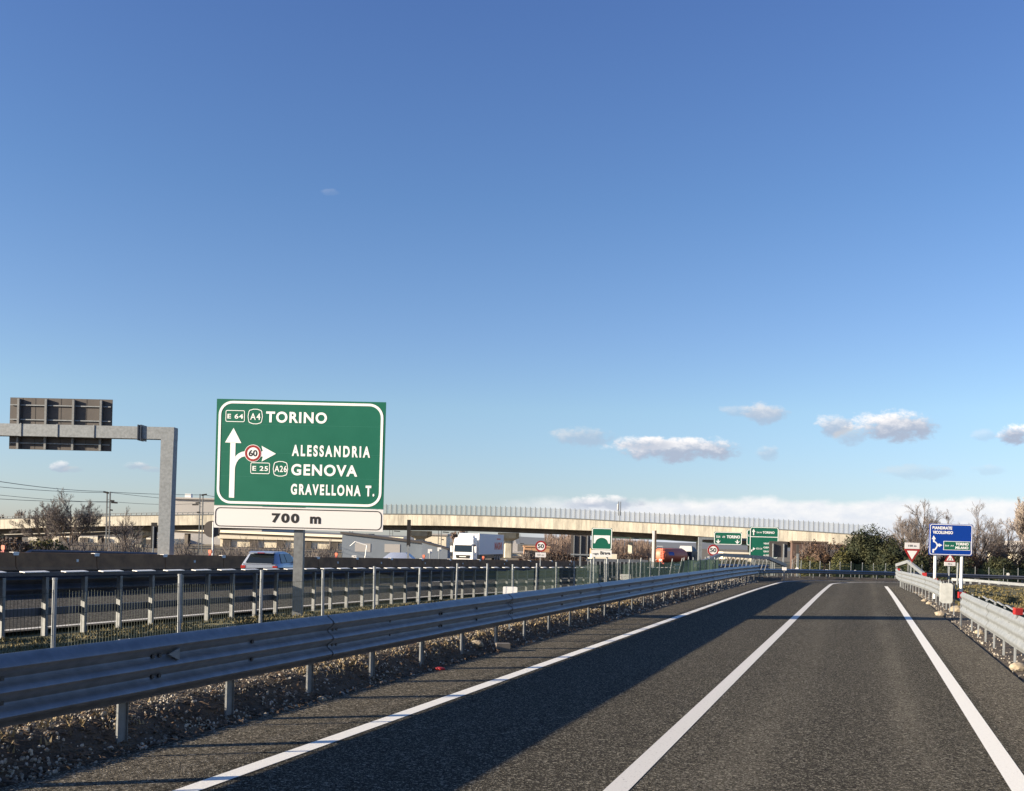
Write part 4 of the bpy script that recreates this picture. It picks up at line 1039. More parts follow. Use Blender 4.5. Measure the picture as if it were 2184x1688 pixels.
t, w, h, k, hR = building('grey_shed', 900, 955, 1157, 165, 8, M_WALLG, 'low dark grey shed with sloping top just left of the white truck', ytr=1172)
MB().prism([(-.2, h), (-.2, h + .25), (w + .2, hR + .25), (w + .2, hR)], -.2, 8.2).build('roof', M_SIGNBK, t)
t, w, h, k, _ = building('terracotta_house', 1118, 1172, 1167, 230, 10, M_ORB, 'small flat terracotta building with a row of dark windows right of the truck')
MB().box(-.2, w + .2, -.2, 10.2, h, h + .3).build('roof', M_ORB, t)
for i in range(4): MB().box(1.2 + i * .95, 1.75 + i * .95, -.06, -.002, h - 2.2, h - 1.5).build('window', M_GLASS, t)
t, w, h, k, _ = building('low_hall', 1078, 1116, 1180, 250, 12, M_WALL, 'low cream hall right behind the truck trailer')
MB().box(-.3, w + .3, -.3, 12.3, h, h + .4).build('roof', M_ROOFG, t)
t, w, h, k, _ = building('low_hall', 1545, 1600, 1181, 190, 12, M_WALL, 'low cream wall building behind the fence under the right 50 sign', ytr=1179)
MB().box(-.3, w + .3, -.3, 12.3, h, h + .3).build('roof', M_WALL, t)
t, w, h, k, _ = building('white_house', 2160, 2200, 1178, 190, 10, M_WALL, 'small white house at the right edge beyond the brown shrubs')
MB().prism([(-.5, h), (w / 2, h + 2.2), (w + .5, h)], -.4, 10.4).build('roof', M_ROOFG, t)
t, w, h, k, _ = building('rubble_block', 1262, 1316, 1181, 160, 8, M_WALL, 'small cream block behind the small bridge sign')
MB().box(-.2, w * .5, -.2, 8.2, h, h + .8).build('roof', M_ORB, t)
# silo-like plant behind the trailer
t, w, h, k, _ = building('plant_tower', 1092, 1104, 1160, 260, 3, M_ROOFG, 'small grey plant tower right of the truck trailer')
MB().prism([(w * .2, h), (w * .5, h + 1.2), (w * .8, h)], .5, 2.5).build('roof', M_ROOFG, t)
# brick / wooden wall under the right end of the viaduct
t, w, h, k, _ = building('brown_wall', 1690, 1765, 1158, 150, 1, mat('brown planks', (.12, .075, .06), .9, mixcol=(.09, .055, .045), nscale=.8), 'brown plank wall behind the bushes below the right end of the viaduct')
MB().box(-.1, w + .1, -.1, 1.1, h, h + .3).build('capping', M_BARK, t)
# ------------------------------------------------------------------ railway masts and wires
def mast(x, ytop, d, label, flip=1):
    p = at(x, ytop, d); g = -1.6; k = mpp(d)
    t = empty('railway_mast', (p.x, p.y, g), YAW, label, 'railway mast', 'lattice railway masts'); h = p.z - g
    w = 3.2 * k; b = MB()
    for s_ in (-1, 1): b.bar((s_ * w, 0, 0), (s_ * w, 0, h), .16)
    z = .5
    while z < h - 1: b.bar((-w, 0, z), (w, 0, z), .07); z += 1.1
    b.build('lattice', M_RAILG, t)
    b = MB(); b.bar((0, 0, h - .2), (-flip * 11 * k, 0, h - .05), .25); b.build('top_arm', M_SHBOARD, t)
    for dz, l0, l1 in ((19, 4, 12), (23, 6, 19), (39, 4, 9)):
        b = MB(); b.bar((flip * l0 * k, 0, h - dz * k), (flip * l1 * k, 0, h - (dz + .5) * k), .22); b.build('insulator', M_SHBOARD, t)
    return p
pA = mast(232, 1049, 150, 'lattice railway mast between the bare trees and the gantry column')
pB = mast(430, 1054, 175, 'lattice railway mast between the gantry column and the big green sign', -1)
pC = mast(750, 1100, 245, 'thin far railway mast right below the corner of the 700 m plate', -1)
pD = mast(835, 1110, 260, 'thin far railway mast left of the black sign board')
pE = mast(939, 1112, 235, 'railway mast directly left of the white truck')
pF = mast(1106, 1140, 330, 'faint far railway mast right of the truck trailer')
def wire(pa, pb, sag, label, r=.045):
    t = MB(); n = 8; pts_ = [Vector(pa).lerp(Vector(pb), i / n) - UP * sag * 4 * (i / n) * (1 - i / n) for i in range(n + 1)]
    for a, c in zip(pts_, pts_[1:]): t.tube(a, c, r, n=3, caps=False)
    o = t.build('overhead_wire', M_WIREG); tag(o, label, 'overhead wire', 'railway wires')
wire(at(-40, 1021, 105), at(225, 1048.5, 150), .3, 'highest railway wire running from the left edge down to the first mast', .04)
wire(at(-40, 1035, 115), at(222, 1051, 150), .2, 'second railway wire from the left edge to the first mast', .035)
wire(at(-40, 1062, 120), at(236, 1070, 150), .2, 'lower railway wire from the left edge to the insulators of the first mast', .035)
wire(at(-40, 1052, 118), at(236, 1072, 150), .2, 'middle railway wire from the left edge to the first mast', .03)
wire(at(236, 1050, 150), at(430, 1056, 175), .1, 'wire between the tops of the two left masts', .04)
wire(at(236, 1051, 150), at(430, 1070, 178), .1, 'wire sloping from the first mast top toward the second mast', .035)
wire(at(236, 1070, 150), at(430, 1074, 175), .3, 'contact wire between the two left masts', .03)
wire(at(436, 1056, 175), at(750, 1101, 245), .3, 'wire from the second mast running behind the big green sign', .04)
# ------------------------------------------------------------------ vehicles
def wheel(t, x, y, r, w, nm='wheel'):
    b = MB(); b.tube((x - w / 2, y, r), (x + w / 2, y, r), r, n=20); o = b.build(nm, M_RUB, t, smooth=True)
    b = MB(); b.tube((x - w / 2 - .012, y, r), (x + w / 2 + .012, y, r), r * .62, n=14); b.build('rim', M_POST, o, smooth=True)
# articulated lorry
d = 122; p = at(987, 1190, d); gz_ = mway(p.y) + .35
t = empty('lorry', (p.x, p.y, gz_), YAW - rad(12.5), 'white articulated lorry with a grey-shaded box trailer driving toward the camera', 'lorry')
b = MB()
cab = [(0, .45), (-.02, 1.3), (.06, 2.2), (.14, 2.75), (.45, 3.05), (2.2, 3.1), (2.2, .45)]   # side outline y,z
vs = []
for y_, z_ in cab:
    hwid = 1.24 if z_ < 2.4 else 1.24 - (z_ - 2.4) * .14
    vs.append((-hwid, y_, z_))
for y_, z_ in cab:
    hwid = 1.24 if z_ < 2.4 else 1.24 - (z_ - 2.4) * .14
    vs.append((hwid, y_, z_))
n = len(cab)
b.add(vs, [tuple(range(n)), tuple(range(n, 2 * n))[::-1]] + [(k, (k + 1) % n, n + (k + 1) % n, n + k) for k in range(n)])
cb = b.build('cab', M_TRUCK, t)
MB().add([(-1.08, -.03, 1.34), (1.08, -.03, 1.34), (1.05, .05, 2.14), (-1.05, .05, 2.14), (-1.08, -.06, 1.34), (1.08, -.06, 1.34), (1.05, .02, 2.14), (-1.05, .02, 2.14)], [(4, 5, 6, 7), (0, 3, 2, 1), (0, 1, 5, 4), (2, 3, 7, 6), (1, 2, 6, 5), (3, 0, 4, 7)]).build('windscreen', M_GLASS, t)
MB().box(-1.08, 1.08, -.14, .02, 2.16, 2.34).build('sun_visor', M_TRUCK, t)
MB().prism([(-.8, .56), (.8, .56), (.9, .96), (-.9, .96)], -.06, .0).build('grille', M_BLACK, t)
MB().box(-.42, .42, -.09, -.061, .72, .82).build('number_plate', M_WHITE, t)
MB().box(-1.26, 1.26, -.1, .5, .22, .5).build('bumper', M_TRUCK, t)
for s_ in (-1, 1):
    MB().box(s_ * .98 - .16, s_ * .98 + .16, -.13, -.101, .3, .46).build('headlight', M_WHITEB, t)
    o = MB().box(s_ * 1.5 - .13, s_ * 1.5 + .13, .1, .22, 1.3, 2.05).build('mirror', M_TRUCK, t)
    MB().bar((s_ * 1.2, .15, 2.2), (s_ * 1.5, .15, 2.1), .05).build('mirror_arm', M_BLACK, o)
    MB().box(s_ * 1.243, s_ * 1.255, .35, 1.3, 1.5, 2.25).build('side_window', M_GLASS, t)
MB().add([(-.95, .75, 3.06), (.95, .75, 3.06), (.95, 1.5, 3.52), (-.95, 1.5, 3.52), (-.95, 2.1, 3.1), (.95, 2.1, 3.1)], [(0, 1, 2, 3), (3, 2, 5, 4), (0, 3, 4), (1, 5, 2), (0, 4, 5, 1)]).build('roof_deflector', M_TRUCK, t)
MB().box(-1.27, 1.27, 2.75, 16.3, 1.02, 3.62).build('trailer', M_TRAIL, t)
MB().box(-1.29, -1.2, 2.72, 16.33, 3.621, 3.69).build('trailer_roof_edge', M_TRUCK, t); MB().box(1.2, 1.3, 2.72, 2.9, 1.0, 3.67).build('trailer_corner', M_TRUCK, t)
MB().box(-1.2, 1.2, 2.4, 16.1, .5, 1.015).build('chassis', M_BLACK, t)
for yy in (1.0, 4.2, 11.6, 12.9, 14.2):
    for s_ in (-1, 1): wheel(t, s_ * 1.05, yy, .5, .32)
def side_text(body, y0, y1, z0, z1):
    o = text(body, 0, y1 - y0, z0, z1, t, M_TRRED, y=0, bold=.06)
    o.location = (1.285, y0, 0); o.rotation_euler = (0, 0, math.pi / 2); return o
side_text('MAGNI', 11.0, 15.2, 1.6, 2.6); MB().box(1.271, 1.279, 12.2, 14.4, 2.92, 3.12).build('faded_stripe', M_TRRED, t)
# silver estate car
p = at(551, 1257, 43)
p = Vector((p.x, p.y, mway(p.y) + .004))
t = empty('car', p, YAW - rad(6), 'silver hatchback driving away on the motorway, partly behind the big sign pole', 'car')
t.scale = (1, 1, .97)
# stations: y, half width low, half width top, z sill, z belt, z roof (greenhouse top)
def loft(stn, closed_ends=True):
    b = MB(); n = None
    for s_ in stn:
        n = len(s_); b.v += s_
    m_ = len(stn)
    for i in range(m_ - 1):
        for k in range(n): j = (k + 1) % n; b.f.append((i * n + k, i * n + j, (i + 1) * n + j, (i + 1) * n + k))
    b.f += [tuple(range(n))[::-1], tuple((m_ - 1) * n + k for k in range(n))]
    return b
body = []
for y_, w_, z0, z1 in ((0, .76, .38, .88), (.12, .83, .30, .95), (.8, .86, .22, .98), (2.4, .86, .20, .97), (3.2, .85, .22, .90), (3.8, .80, .26, .76), (4.03, .66, .32, .62)):
    body.append([(-w_ * .93, y_, z0), (-w_, y_, z0 + .18), (-w_, y_, z1 - .12), (-w_ * .92, y_, z1), (w_ * .92, y_, z1), (w_, y_, z1 - .12), (w_, y_, z0 + .18), (w_ * .93, y_, z0)])
loft(body).build('body', M_CARW, t, smooth=True)
gh_ = []
for y_, w_, wt, z0, z1 in ((.06, .76, .60, .93, .95), (.42, .79, .62, .95, 1.40), (.9, .80, .62, .95, 1.47), (1.7, .80, .61, .95, 1.48), (2.3, .79, .58, .95, 1.40), (3.05, .76, .70, .93, .95)):
    gh_.append([(-w_, y_, z0), (-wt, y_, z1 - .05), (-wt * .85, y_, z1), (wt * .85, y_, z1), (wt, y_, z1 - .05), (w_, y_, z0)])
loft(gh_).build('cabin', M_CARW, t, smooth=True)
MB().add([(-.62, .02 + .03, .97), (.62, .05, .97), (.52, .37, 1.36), (-.52, .37, 1.36), (-.62, .08, .96), (.62, .08, .96), (.52, .42, 1.35), (-.52, .42, 1.35)], [(0, 1, 2, 3), (0, 3, 7, 4), (1, 5, 6, 2), (3, 2, 6, 7)]).build('rear_window', M_GLASS, t)
MB().add([(-.55, .22, 1.40), (.55, .22, 1.40), (.55, .5, 1.46), (-.55, .5, 1.46), (-.55, .22, 1.43), (.55, .22, 1.43), (.55, .5, 1.485), (-.55, .5, 1.485)], [(4, 5, 6, 7), (0, 1, 5, 4), (0, 3, 2, 1), (1, 2, 6, 5), (3, 0, 4, 7)]).build('spoiler', M_CARW, t)
MB().box(-.15, .15, .20, .219, 1.405, 1.43).build('brake_light', M_TAIL, t)
for s_ in (-1, 1):
    for y0_, y1_, yt0, yt1 in ((.52, 1.2, .72, 1.2), (1.28, 2.3, 1.28, 2.05)):
        q = [(s_ * .815, y0_, .99), (s_ * .815, y1_, .99), (s_ * .65, yt1, 1.38), (s_ * .65, yt0, 1.38)]
        b = MB(); b.add([Vector(v) for v in q] + [Vector(v) - Vector((s_ * .04, 0, 0)) for v in q], [(0, 1, 2, 3), (4, 7, 6, 5), (0, 4, 5, 1), (1, 5, 6, 2), (2, 6, 7, 3), (3, 7, 4, 0)]); b.build('side_window', M_GLASS, t)
    MB().box(s_ * .70 - .1, s_ * .70 + .1, -.015, .1, .70, .86).build('tail_light', M_TAIL, t)
    for yy in (.72, 3.25): wheel(t, s_ * .78, yy, .30, .2)
    MB().box(s_ * .93 - .08, s_ * .93 + .08, 2.2, 2.3, .96, 1.08).build('mirror', M_CARW, t)
MB().box(-.26, .26, -.012, .0, .60, .71).build('number_plate', M_WHITE, t)
MB().box(-.8, .8, -.06, .05, .34, .5).build('bumper', M_CARW, t)
# tanker
d = 148; p = at(1403, 1213, d); t = empty('tanker_lorry', (p.x, p.y, mway(p.y)), YAW - rad(40), 'orange tanker lorry seen from behind beyond the green fence', 'tanker lorry')
gz_ = mway(p.y); zc = at(1403, 1185, d).z - gz_
b = MB(); n = 26
lev = [(-.02, .35), (.1, .75), (.3, .94), (.6, 1.0), (6.3, 1.0), (6.6, .9), (6.7, .5)]
for y_, s_ in lev:
    for k in range(n):
        a = 2 * math.pi * k / n; b.v.append((1.25 * s_ * math.cos(a), y_, zc + 1.08 * s_ * math.sin(a)))
for i in range(len(lev) - 1):
    for k in range(n): j = (k + 1) % n; b.f.append((i * n + k, i * n + j, (i + 1) * n + j, (i + 1) * n + k))
b.f += [tuple(range(n))[::-1], tuple((len(lev) - 1) * n + k for k in range(n))]
b.build('tank', M_TANK, t, smooth=True)
b = MB()
for x in (.42, .78): b.bar((x, -.12, zc - 1.0), (x, -.12, zc + 1.05), .06)
for k in range(6): b.bar((.42, -.12, zc - .9 + .36 * k), (.78, -.12, zc - .9 + .36 * k), .05)
b.build('ladder', M_TANK, t)
b = MB(); b.bar((-.5, .3, zc + 1.12), (-.5, 6, zc + 1.12), .06); b.bar((.5, .3, zc + 1.12), (.5, 6, zc + 1.12), .06); b.bar((-.5, .4, zc + 1.35), (.5, .4, zc + 1.35), .05); b.build('walkway', M_GALV2, t)
b = MB()
vs = []
for y_ in (1.0, 2.5):
    for a in (2, 16, 30): vs.append((1.275 * math.cos(rad(a)), y_, zc + 1.10 * math.sin(rad(a))))
b.add(vs, [(0, 3, 4, 1), (1, 4, 5, 2)]); 
b.build('emblem', M_BLUE, t)
MB().box(-1.2, 1.2, .0, 7.5, .5, .95).build('chassis', M_BLACK, t)
b = MB(); b.box(-1.22, 1.22, 7.6, 9.6, .5, 2.7); b.build('cab', M_DARKCAB, t)
MB().add([(-1.2, 7.7, 2.7), (1.2, 7.7, 2.7), (1.2, 9.3, 2.7), (-1.2, 9.3, 2.7), (-1, 7.9, 3.5), (1, 7.9, 3.5), (1, 8.8, 3.3), (-1, 8.8, 3.3)], [(0, 1, 5, 4), (1, 2, 6, 5), (2, 3, 7, 6), (3, 0, 4, 7), (4, 5, 6, 7)]).build('cab_roof', M_DARKCAB, t)
for s_ in (-1, 1):
    MB().box(s_ * 1.0 - .16, s_ * 1.0 + .16, -.2, -.12, .75, .95).build('tail_light', M_TAIL, t)
    MB().prism([(s_ * .45 - .25, 1.35), (s_ * .45, 1.08), (s_ * .45 + .25, 1.35), (s_ * .45, 1.62)], -.12, -.1).build('hazard_plate', M_WHITE, t)
    for yy in (1.2, 2.5, 8.6): wheel(t, s_ * 1.0, yy, .48, .3)
    MB().box(s_ * 1.5 - .1, s_ * 1.5 + .1, 8.9, 9.0, 1.6, 2.2).build('mirror', M_BLACK, t)
# car just showing over the barrier
p = at(812, 1200, 97); p.z = mway(p.y)
t = empty('car', p, YAW - rad(100), 'dark car whose roof just shows above the barrier before the grey warehouse', 'car')
loft([[(x * .9, y_, z) for x, z in ((-.8, .3), (-.8, .85), (.8, .85), (.8, .3))] for y_ in (0, 4.2)]).build('body', M_DARKCAB, t)
loft([[(-w_, y_, .85), (-w_ * .8, y_, z1), (w_ * .8, y_, z1), (w_, y_, .85)] for y_, w_, z1 in ((.4, .7, .9), (1.1, .72, 1.42), (2.6, .72, 1.45), (3.3, .7, .9))]).build('cabin', M_CARW, t, smooth=True)
for s_ in (-1, 1):
    for yy in (.8, 3.4): wheel(t, s_ * .72, yy, .3, .18)
# ------------------------------------------------------------------ trees
def bare_tree(name, x, ybase, d, hpx, label, seed, wide=.55, m=M_TWIG, lev=4, group='bare trees', zbase=None, rmin=.012, up=.35, leaders=7, fan=5, trunkf=.2):
    r_ = random.Random(seed); p = at(x, ybase, d); g = H(p.x, p.y) if zbase is None else zbase
    h = (at(x, ybase - hpx, d).z - g) * (1.07 if d < 140 else 1)
    t = empty(name, (p.x, p.y, g), 0, label, 'tree', group)
    tr_ = MB(); cr = MB()
    def br(p0, dr, ln, r, l):
        n = 3 if l > 1 else 2; q = p0; dirs = dr.copy(); pts_ = [q]
        for i in range(n):
            dirs = (dirs + Vector((r_.uniform(-1, 1), r_.uniform(-1, 1), r_.uniform(-.5, .5))) * .13 + UP * up * .22).normalized()
            q2 = q + dirs * ln / n; ra = r * (1 - .6 * i / n); rb = r * (1 - .6 * (i + 1) / n)
            (tr_ if l >= lev else cr).tube(q, q2, max(ra, rmin), max(rb, rmin), n=5 if l >= lev - 1 else 3, caps=False); q = q2; pts_.append(q)
        if l == 0: return
        for i in range(fan + (1 if l < lev - 1 else 0)):
            f_ = .22 + .78 * (i + r_.uniform(0, .9)) / (fan + 1); idx = min(n - 1, int(f_ * n)); s_ = pts_[idx].lerp(pts_[idx + 1], f_ * n - idx)
            a = r_.uniform(0, 2 * math.pi); side = dirs.cross(Vector((math.cos(a), math.sin(a), .3))).normalized()
            nd = (dirs + side * r_.uniform(.45, .95) + UP * up * .4).normalized()
            br(s_, nd, ln * r_.uniform(.42, .66) * (1.1 - .35 * f_), r * .5, l - 1)
    tl = h * trunkf
    tr_.tube((0, 0, -.3), (0, 0, tl * .5), h * .022, h * .019, n=7, caps=False); tr_.tube((0, 0, tl * .5), (r_.uniform(-.1, .1), 0, tl), h * .019, h * .015, n=7, caps=False)
    br(Vector((0, 0, tl * .95)), UP.copy(), h * .55, h * .012, lev)
    for k in range(leaders):
        a = 2 * math.pi * (k + r_.uniform(-.3, .3)) / leaders; tilt = r_.uniform(.5, 1.0) * wide * 1.5
        br(Vector((0, 0, tl * r_.uniform(.75, 1.15))), Vector((math.cos(a) * tilt, math.sin(a) * tilt, 1)).normalized(), h * r_.uniform(.38, .52), h * .009, lev)
    zmax = max(v[2] for v in cr.v); s_ = h / zmax
    for mb_ in (tr_, cr): mb_.v = [(v[0] * s_, v[1] * s_, v[2] * s_ if v[2] > 0 else v[2]) for v in mb_.v]
    tr_.build('trunk', M_BARK, t); cr.build('crown', m, t)
    return t
bare_tree('bare_tree', 1963, 1195, 118, 122, 'tall leafless tree between the evergreen and the blue sign', 3, .95, lev=4, rmin=.008, up=.22)
bare_tree('bare_tree', 2078, 1195, 122, 122, 'broad leafless tree rising behind the blue sign', 5, 1.0, lev=4, rmin=.008, up=.22)
bare_tree('bare_tree', 2145, 1195, 125, 84, 'smaller leafless tree right of the blue sign', 8, .8, lev=3, rmin=.014, up=.25, fan=5)
bare_tree('bare_tree', 2118, 1195, 130, 80, 'leafless sapling close behind the right edge of the blue sign', 18, .7, lev=3, rmin=.014, fan=5)
bare_tree('bare_tree', 1925, 1190, 130, 70, 'low leafless tree just right of the dark evergreen', 21, .8, lev=3, rmin=.014, fan=5)
bare_tree('pale_tree', 2192, 1190, 150, 145, 'tall pale leafless tree cut by the right edge', 9, .35, M_TWIGP, lev=4, up=.6, rmin=.024)
bare_tree('bare_tree', 100, 1178, 95, 108, 'leafless tree in front of the viaduct, left one of the pair under the gantry sign', 12, .9, lev=4, rmin=.008, up=.22)
bare_tree('bare_tree', 148, 1178, 92, 128, 'leafless tree in front of the viaduct, right one of the pair, with a tall top', 14, .8, lev=4, rmin=.008, up=.25)
bare_tree('bare_tree', 268, 1178, 98, 92, 'thin leafless tree just right of the first railway mast', 16, .7, lev=3, rmin=.010, fan=5)
bare_tree('bare_tree', 40, 1172, 320, 86, 'distant pale poplar above the viaduct near the left edge', 23, .22, M_TWIGP, lev=3, up=.9, rmin=.05)
bare_tree('bare_tree', 2, 1172, 320, 76, 'distant pale poplar above the viaduct cut by the left edge', 24, .22, M_TWIGP, lev=3, up=.9, rmin=.05)
bare_tree('bare_tree', 1126, 1195, 110, 0 + 24, 'small twiggy bush on the barrier line behind the white plate', 33, .6, lev=2, rmin=.02)
# roadside thickets beyond the barrier, left
def thicket(name, x, yb, d, wpx, hpx, label, seed, m, group, n=260, leaf=None, nl=0):
    r_ = random.Random(seed); p = at(x, yb, d); k = mpp(d); g = -1.0 if d < 130 else -1.6
    g = H(p.x, p.y)
    t = empty(name, (p.x, p.y, g), YAW, label, 'shrub', group); w = wpx * k / 2; h = at(x, yb - hpx, d).z - g
    b = MB()
    for i in range(n):
        x0 = r_.uniform(-w, w); y0 = r_.uniform(-w * .5, w * .5); hh = h * r_.uniform(.45, 1) * (1 - .35 * (x0 / w) ** 2)
        a = Vector((x0, y0, -.1)); q = a
        dr = Vector((r_.uniform(-.35, .35), r_.uniform(-.3, .3), 1)).normalized()
        for j in range(3):
            q2 = q + (dr + Vector((r_.uniform(-.3, .3), r_.uniform(-.3, .3), 0))).normalized() * hh / 3
            b.tube(q, q2, .03 * (1 - j * .25), .024 * (1 - j * .25), n=3, caps=False)
            if j: 
                for _ in range(2):
                    e = q + Vector((r_.uniform(-1, 1), r_.uniform(-1, 1), r_.uniform(.5, 1.4))) * hh * .16; b.tube(q, e, .014, .010, n=3, caps=False)
            q = q2
    b.build('stems', m, t)
    if leaf:
        b = MB()
        for i in range(nl):
            x0 = r_.uniform(-1, 1); y0 = r_.uniform(-.5, .5)
            top = h * (1 - .4 * x0 * x0) * (.75 + .25 * mnoise.noise(Vector((x0 * 3 + seed, y0 * 3, 0)))); z = top * (1 - r_.random() ** 1.8)
            c = Vector((x0 * w, y0 * w, z)); sz = r_.uniform(.06, .14)
            a = Vector((r_.uniform(-1, 1), r_.uniform(-1, 1), r_.uniform(-1, 1))).normalized() * sz; e = a.orthogonal().normalized() * sz * .8
            b.add([c - a, c + e, c + a, c - e], [(0, 1, 2, 3)])
        b.build('leaves', leaf, t)
    return t
for i, (x, w_, h_, mm, lf) in enumerate(((15, 90, 46, M_TWIG, M_BRN), (95, 80, 40, M_TWIG, M_OLIVE), (180, 110, 50, M_TWIG, None), (270, 90, 52, M_TWIG, None), (395, 56, 46, M_TWIG, None), (478, 60, 34, M_TWIG, None), (545, 90, 48, M_TWIG, None), (620, 70, 44, M_TWIG, None), (690, 60, 42, M_TWIG, None))):
    thicket('thicket', x, 1196, 84 + (i % 3) * 3, w_, h_ + 14, ('leafless brown thicket beyond the barrier at the left edge', 'olive green thicket under the bare tree pair', 'twiggy thicket right of the bare tree pair', 'twiggy thicket around the first railway mast', 'leafless twiggy shrub right of the gantry column', 'low twiggy shrub below the round sign back', 'twiggy shrub below the left part of the 700 m plate', 'twiggy shrub left of the big sign pole', 'twiggy shrub right of the big sign pole')[i], 40 + i, mm, 'thickets beyond the barrier', n=(140 if i < 4 else 75), leaf=lf, nl=(900 if i < 2 else 450))
# poplar stand behind, brown haze of twigs
def wood(x0, x1, d, ytop, seed, n, nm='far_wood'):
    r_ = random.Random(seed); b = MB()
    for i in range(n):
        x = r_.uniform(x0, x1); dd = d + r_.uniform(0, 50)
        yt = ytop(x) + 16 * abs(mnoise.noise(Vector((x * .035, dd * .05, seed)))) * 1.6 + r_.uniform(0, 8)
        p = at(x, 1190, dd); top = at(x, yt, dd).z; base = Vector((p.x, p.y, -1.6)); h = top + 1.6
        b.tube(base, base + UP * h * .6, .10, .06, n=3, caps=False); b.tube(base + UP * h * .6, base + Vector((r_.uniform(-.2, .2), 0, h)), .06, .02, n=3, caps=False)
        for k in range(11):
            z = h * r_.uniform(.25, .92); a = r_.uniform(0, 6.28); l = h * r_.uniform(.10, .20)
            b.tube(base + UP * z, base + Vector((math.cos(a) * l * .3, math.sin(a) * l * .3, z + l)), .035, .02, n=3, caps=False)
    o = b.build(nm, M_POP); tag(o, kind='stuff'); return o
tag(wood(1160, 1222, 262, lambda x: 1134, 1, 170), 'hazy leafless wood left of the small bridge sign, below the viaduct', 'wood')
tag(wood(1292, 1396, 258, lambda x: 1138 + (x - 1292) * .12, 2, 300), 'hazy leafless wood right of the small bridge sign, below the viaduct', 'wood')
bare_tree('poplar', 985, 1190, 262, 64, 'tall leafless poplar directly behind the lorry cab', 60, .2, M_POP, lev=3, up=1.0, group=None, zbase=-1.6, rmin=.05)
bare_tree('poplar', 968, 1190, 262, 58, 'leafless poplar just left of the lorry cab', 61, .2, M_POP, lev=3, up=1.0, group=None, zbase=-1.6, rmin=.05)
for x, w_, h_, i in ((1185, 70, 34, 0), (1340, 90, 30, 1), (1240, 60, 26, 2), (1440, 110, 22, 3), (1560, 90, 16, 4), (1130, 50, 16, 5)):
    thicket('thicket', x, 1204, 175, w_, h_, ('reddish brush left of the grey sign back', 'reddish brush right of the small bridge sign', 'reddish brush behind the small bridge sign', 'brown brush behind the orange tanker', 'brown brush under the Torino gantry sign', 'low brush beside the terracotta building')[i], 70 + i, M_TWIG, 'brush below the viaduct', n=260, leaf=M_BRN, nl=2500)
# leafy bushes
def bush(name, x, yb, d, wpx, hpx, label, seed, m, group='bushes beyond the far bend', n=9000, ls=.11, lumps=9, core=M_CORE):
    r_ = random.Random(seed); p = at(x, yb, d); g = H(p.x, p.y); k = mpp(d)
    t = empty(name, (p.x, p.y, g), YAW, label, 'bush', group); w = wpx * k / 2; h = at(x, yb - hpx, d).z - g
    bl = [(0, 0, .5, .62)]
    for i in range(lumps):
        a = r_.uniform(0, 2 * math.pi); rr2 = r_.uniform(.3, .62); bl.append((rr2 * math.cos(a), rr2 * math.sin(a) * .8, r_.uniform(.25, .78) - .25 * rr2, r_.uniform(.22, .36)))
    b = MB(); leaf = MB()
    for bx_, by_, bz_, br_ in bl:
        # dark filler core, added so the foliage is not see-through
        cc = Vector((bx_ * w, by_ * w, bz_ * h)); rw = br_ * w * .72; rh = br_ * h * .72
        vs = []; nu, nv = 8, 6
        for j in range(nv + 1):
            for q in range(nu):
                th_ = math.pi * j / nv; ph = 2 * math.pi * q / nu; kk = 1 + .25 * mnoise.noise(Vector((bx_ * 5 + math.cos(ph), by_ * 5 + math.sin(ph), math.cos(th_) * 2)))
                vs.append(cc + Vector((rw * kk * math.sin(th_) * math.cos(ph), rw * kk * math.sin(th_) * math.sin(ph), rh * kk * math.cos(th_))))
        b.add(vs, [(j * nu + q, j * nu + (q + 1) % nu, (j + 1) * nu + (q + 1) % nu, (j + 1) * nu + q) for j in range(nv) for q in range(nu)])
    tot = sum(q[3] ** 2 for q in bl)
    for bx_, by_, bz_, br_ in bl:
        nn = int(n * br_ ** 2 / tot)
        for i in range(nn):
            v = Vector((r_.gauss(0, 1), r_.gauss(0, 1), r_.gauss(0, 1))).normalized()
            kk = (.78 + .30 * r_.random()) * (1 + .28 * mnoise.noise(v * 2.6 + Vector((seed, bx_ * 7, by_ * 7))))
            c = Vector((bx_ * w + v.x * br_ * w * kk, by_ * w + v.y * br_ * w * kk, bz_ * h + v.z * br_ * h * kk))
            if c.z < 0: continue
            sz = ls * r_.uniform(.6, 1.4); a = (Vector((r_.gauss(0, 1), r_.gauss(0, 1), r_.gauss(0, 1))).normalized() + v * .3) * sz; e = a.cross(v + Vector((.1, .2, .3))).normalized() * sz * .55
            leaf.add([c - a, c + e, c + a, c - e], [(0, 1, 2, 3)])
    zm = max(v[2] for v in leaf.v)
    for mb_ in (b, leaf): mb_.v = [(v[0], v[1], v[2] * h / zm) for v in mb_.v]
    b.build('filler_core', core, t); leaf.build('foliage', m, t)
    return t
bush('evergreen_bush', 1855, 1213, 108, 165, 97, 'large round dark evergreen bush at the end of the viaduct', 101, M_EVG, n=26000, ls=.12, lumps=15)
bush('evergreen_bush', 1902, 1213, 104, 110, 68, 'dark evergreen bush sloping down toward the give way sign', 102, M_EVG, n=14000)
bush('olive_bush', 1795, 1213, 106, 60, 48, 'yellow-green bush in front of the large evergreen', 103, M_OLIVE, n=6000, ls=.10)
bush('brown_bush', 1742, 1212, 110, 90, 52, 'russet leafy bush left of the large evergreen', 104, M_BRN, n=7000, ls=.10, core=M_BARK)
bush('olive_bush', 1725, 1213, 104, 70, 30, 'low olive bush in front of the russet bush', 105, M_OLIVE, n=4500, ls=.10)
bush('evergreen_bush', 1955, 1226, 100, 90, 56, 'dark hedge clump behind the give way sign', 106, M_EVG, n=8000)
bush('evergreen_bush', 2040, 1230, 98, 110, 52, 'dark hedge clump below the blue sign', 107, M_EVG, n=9000)
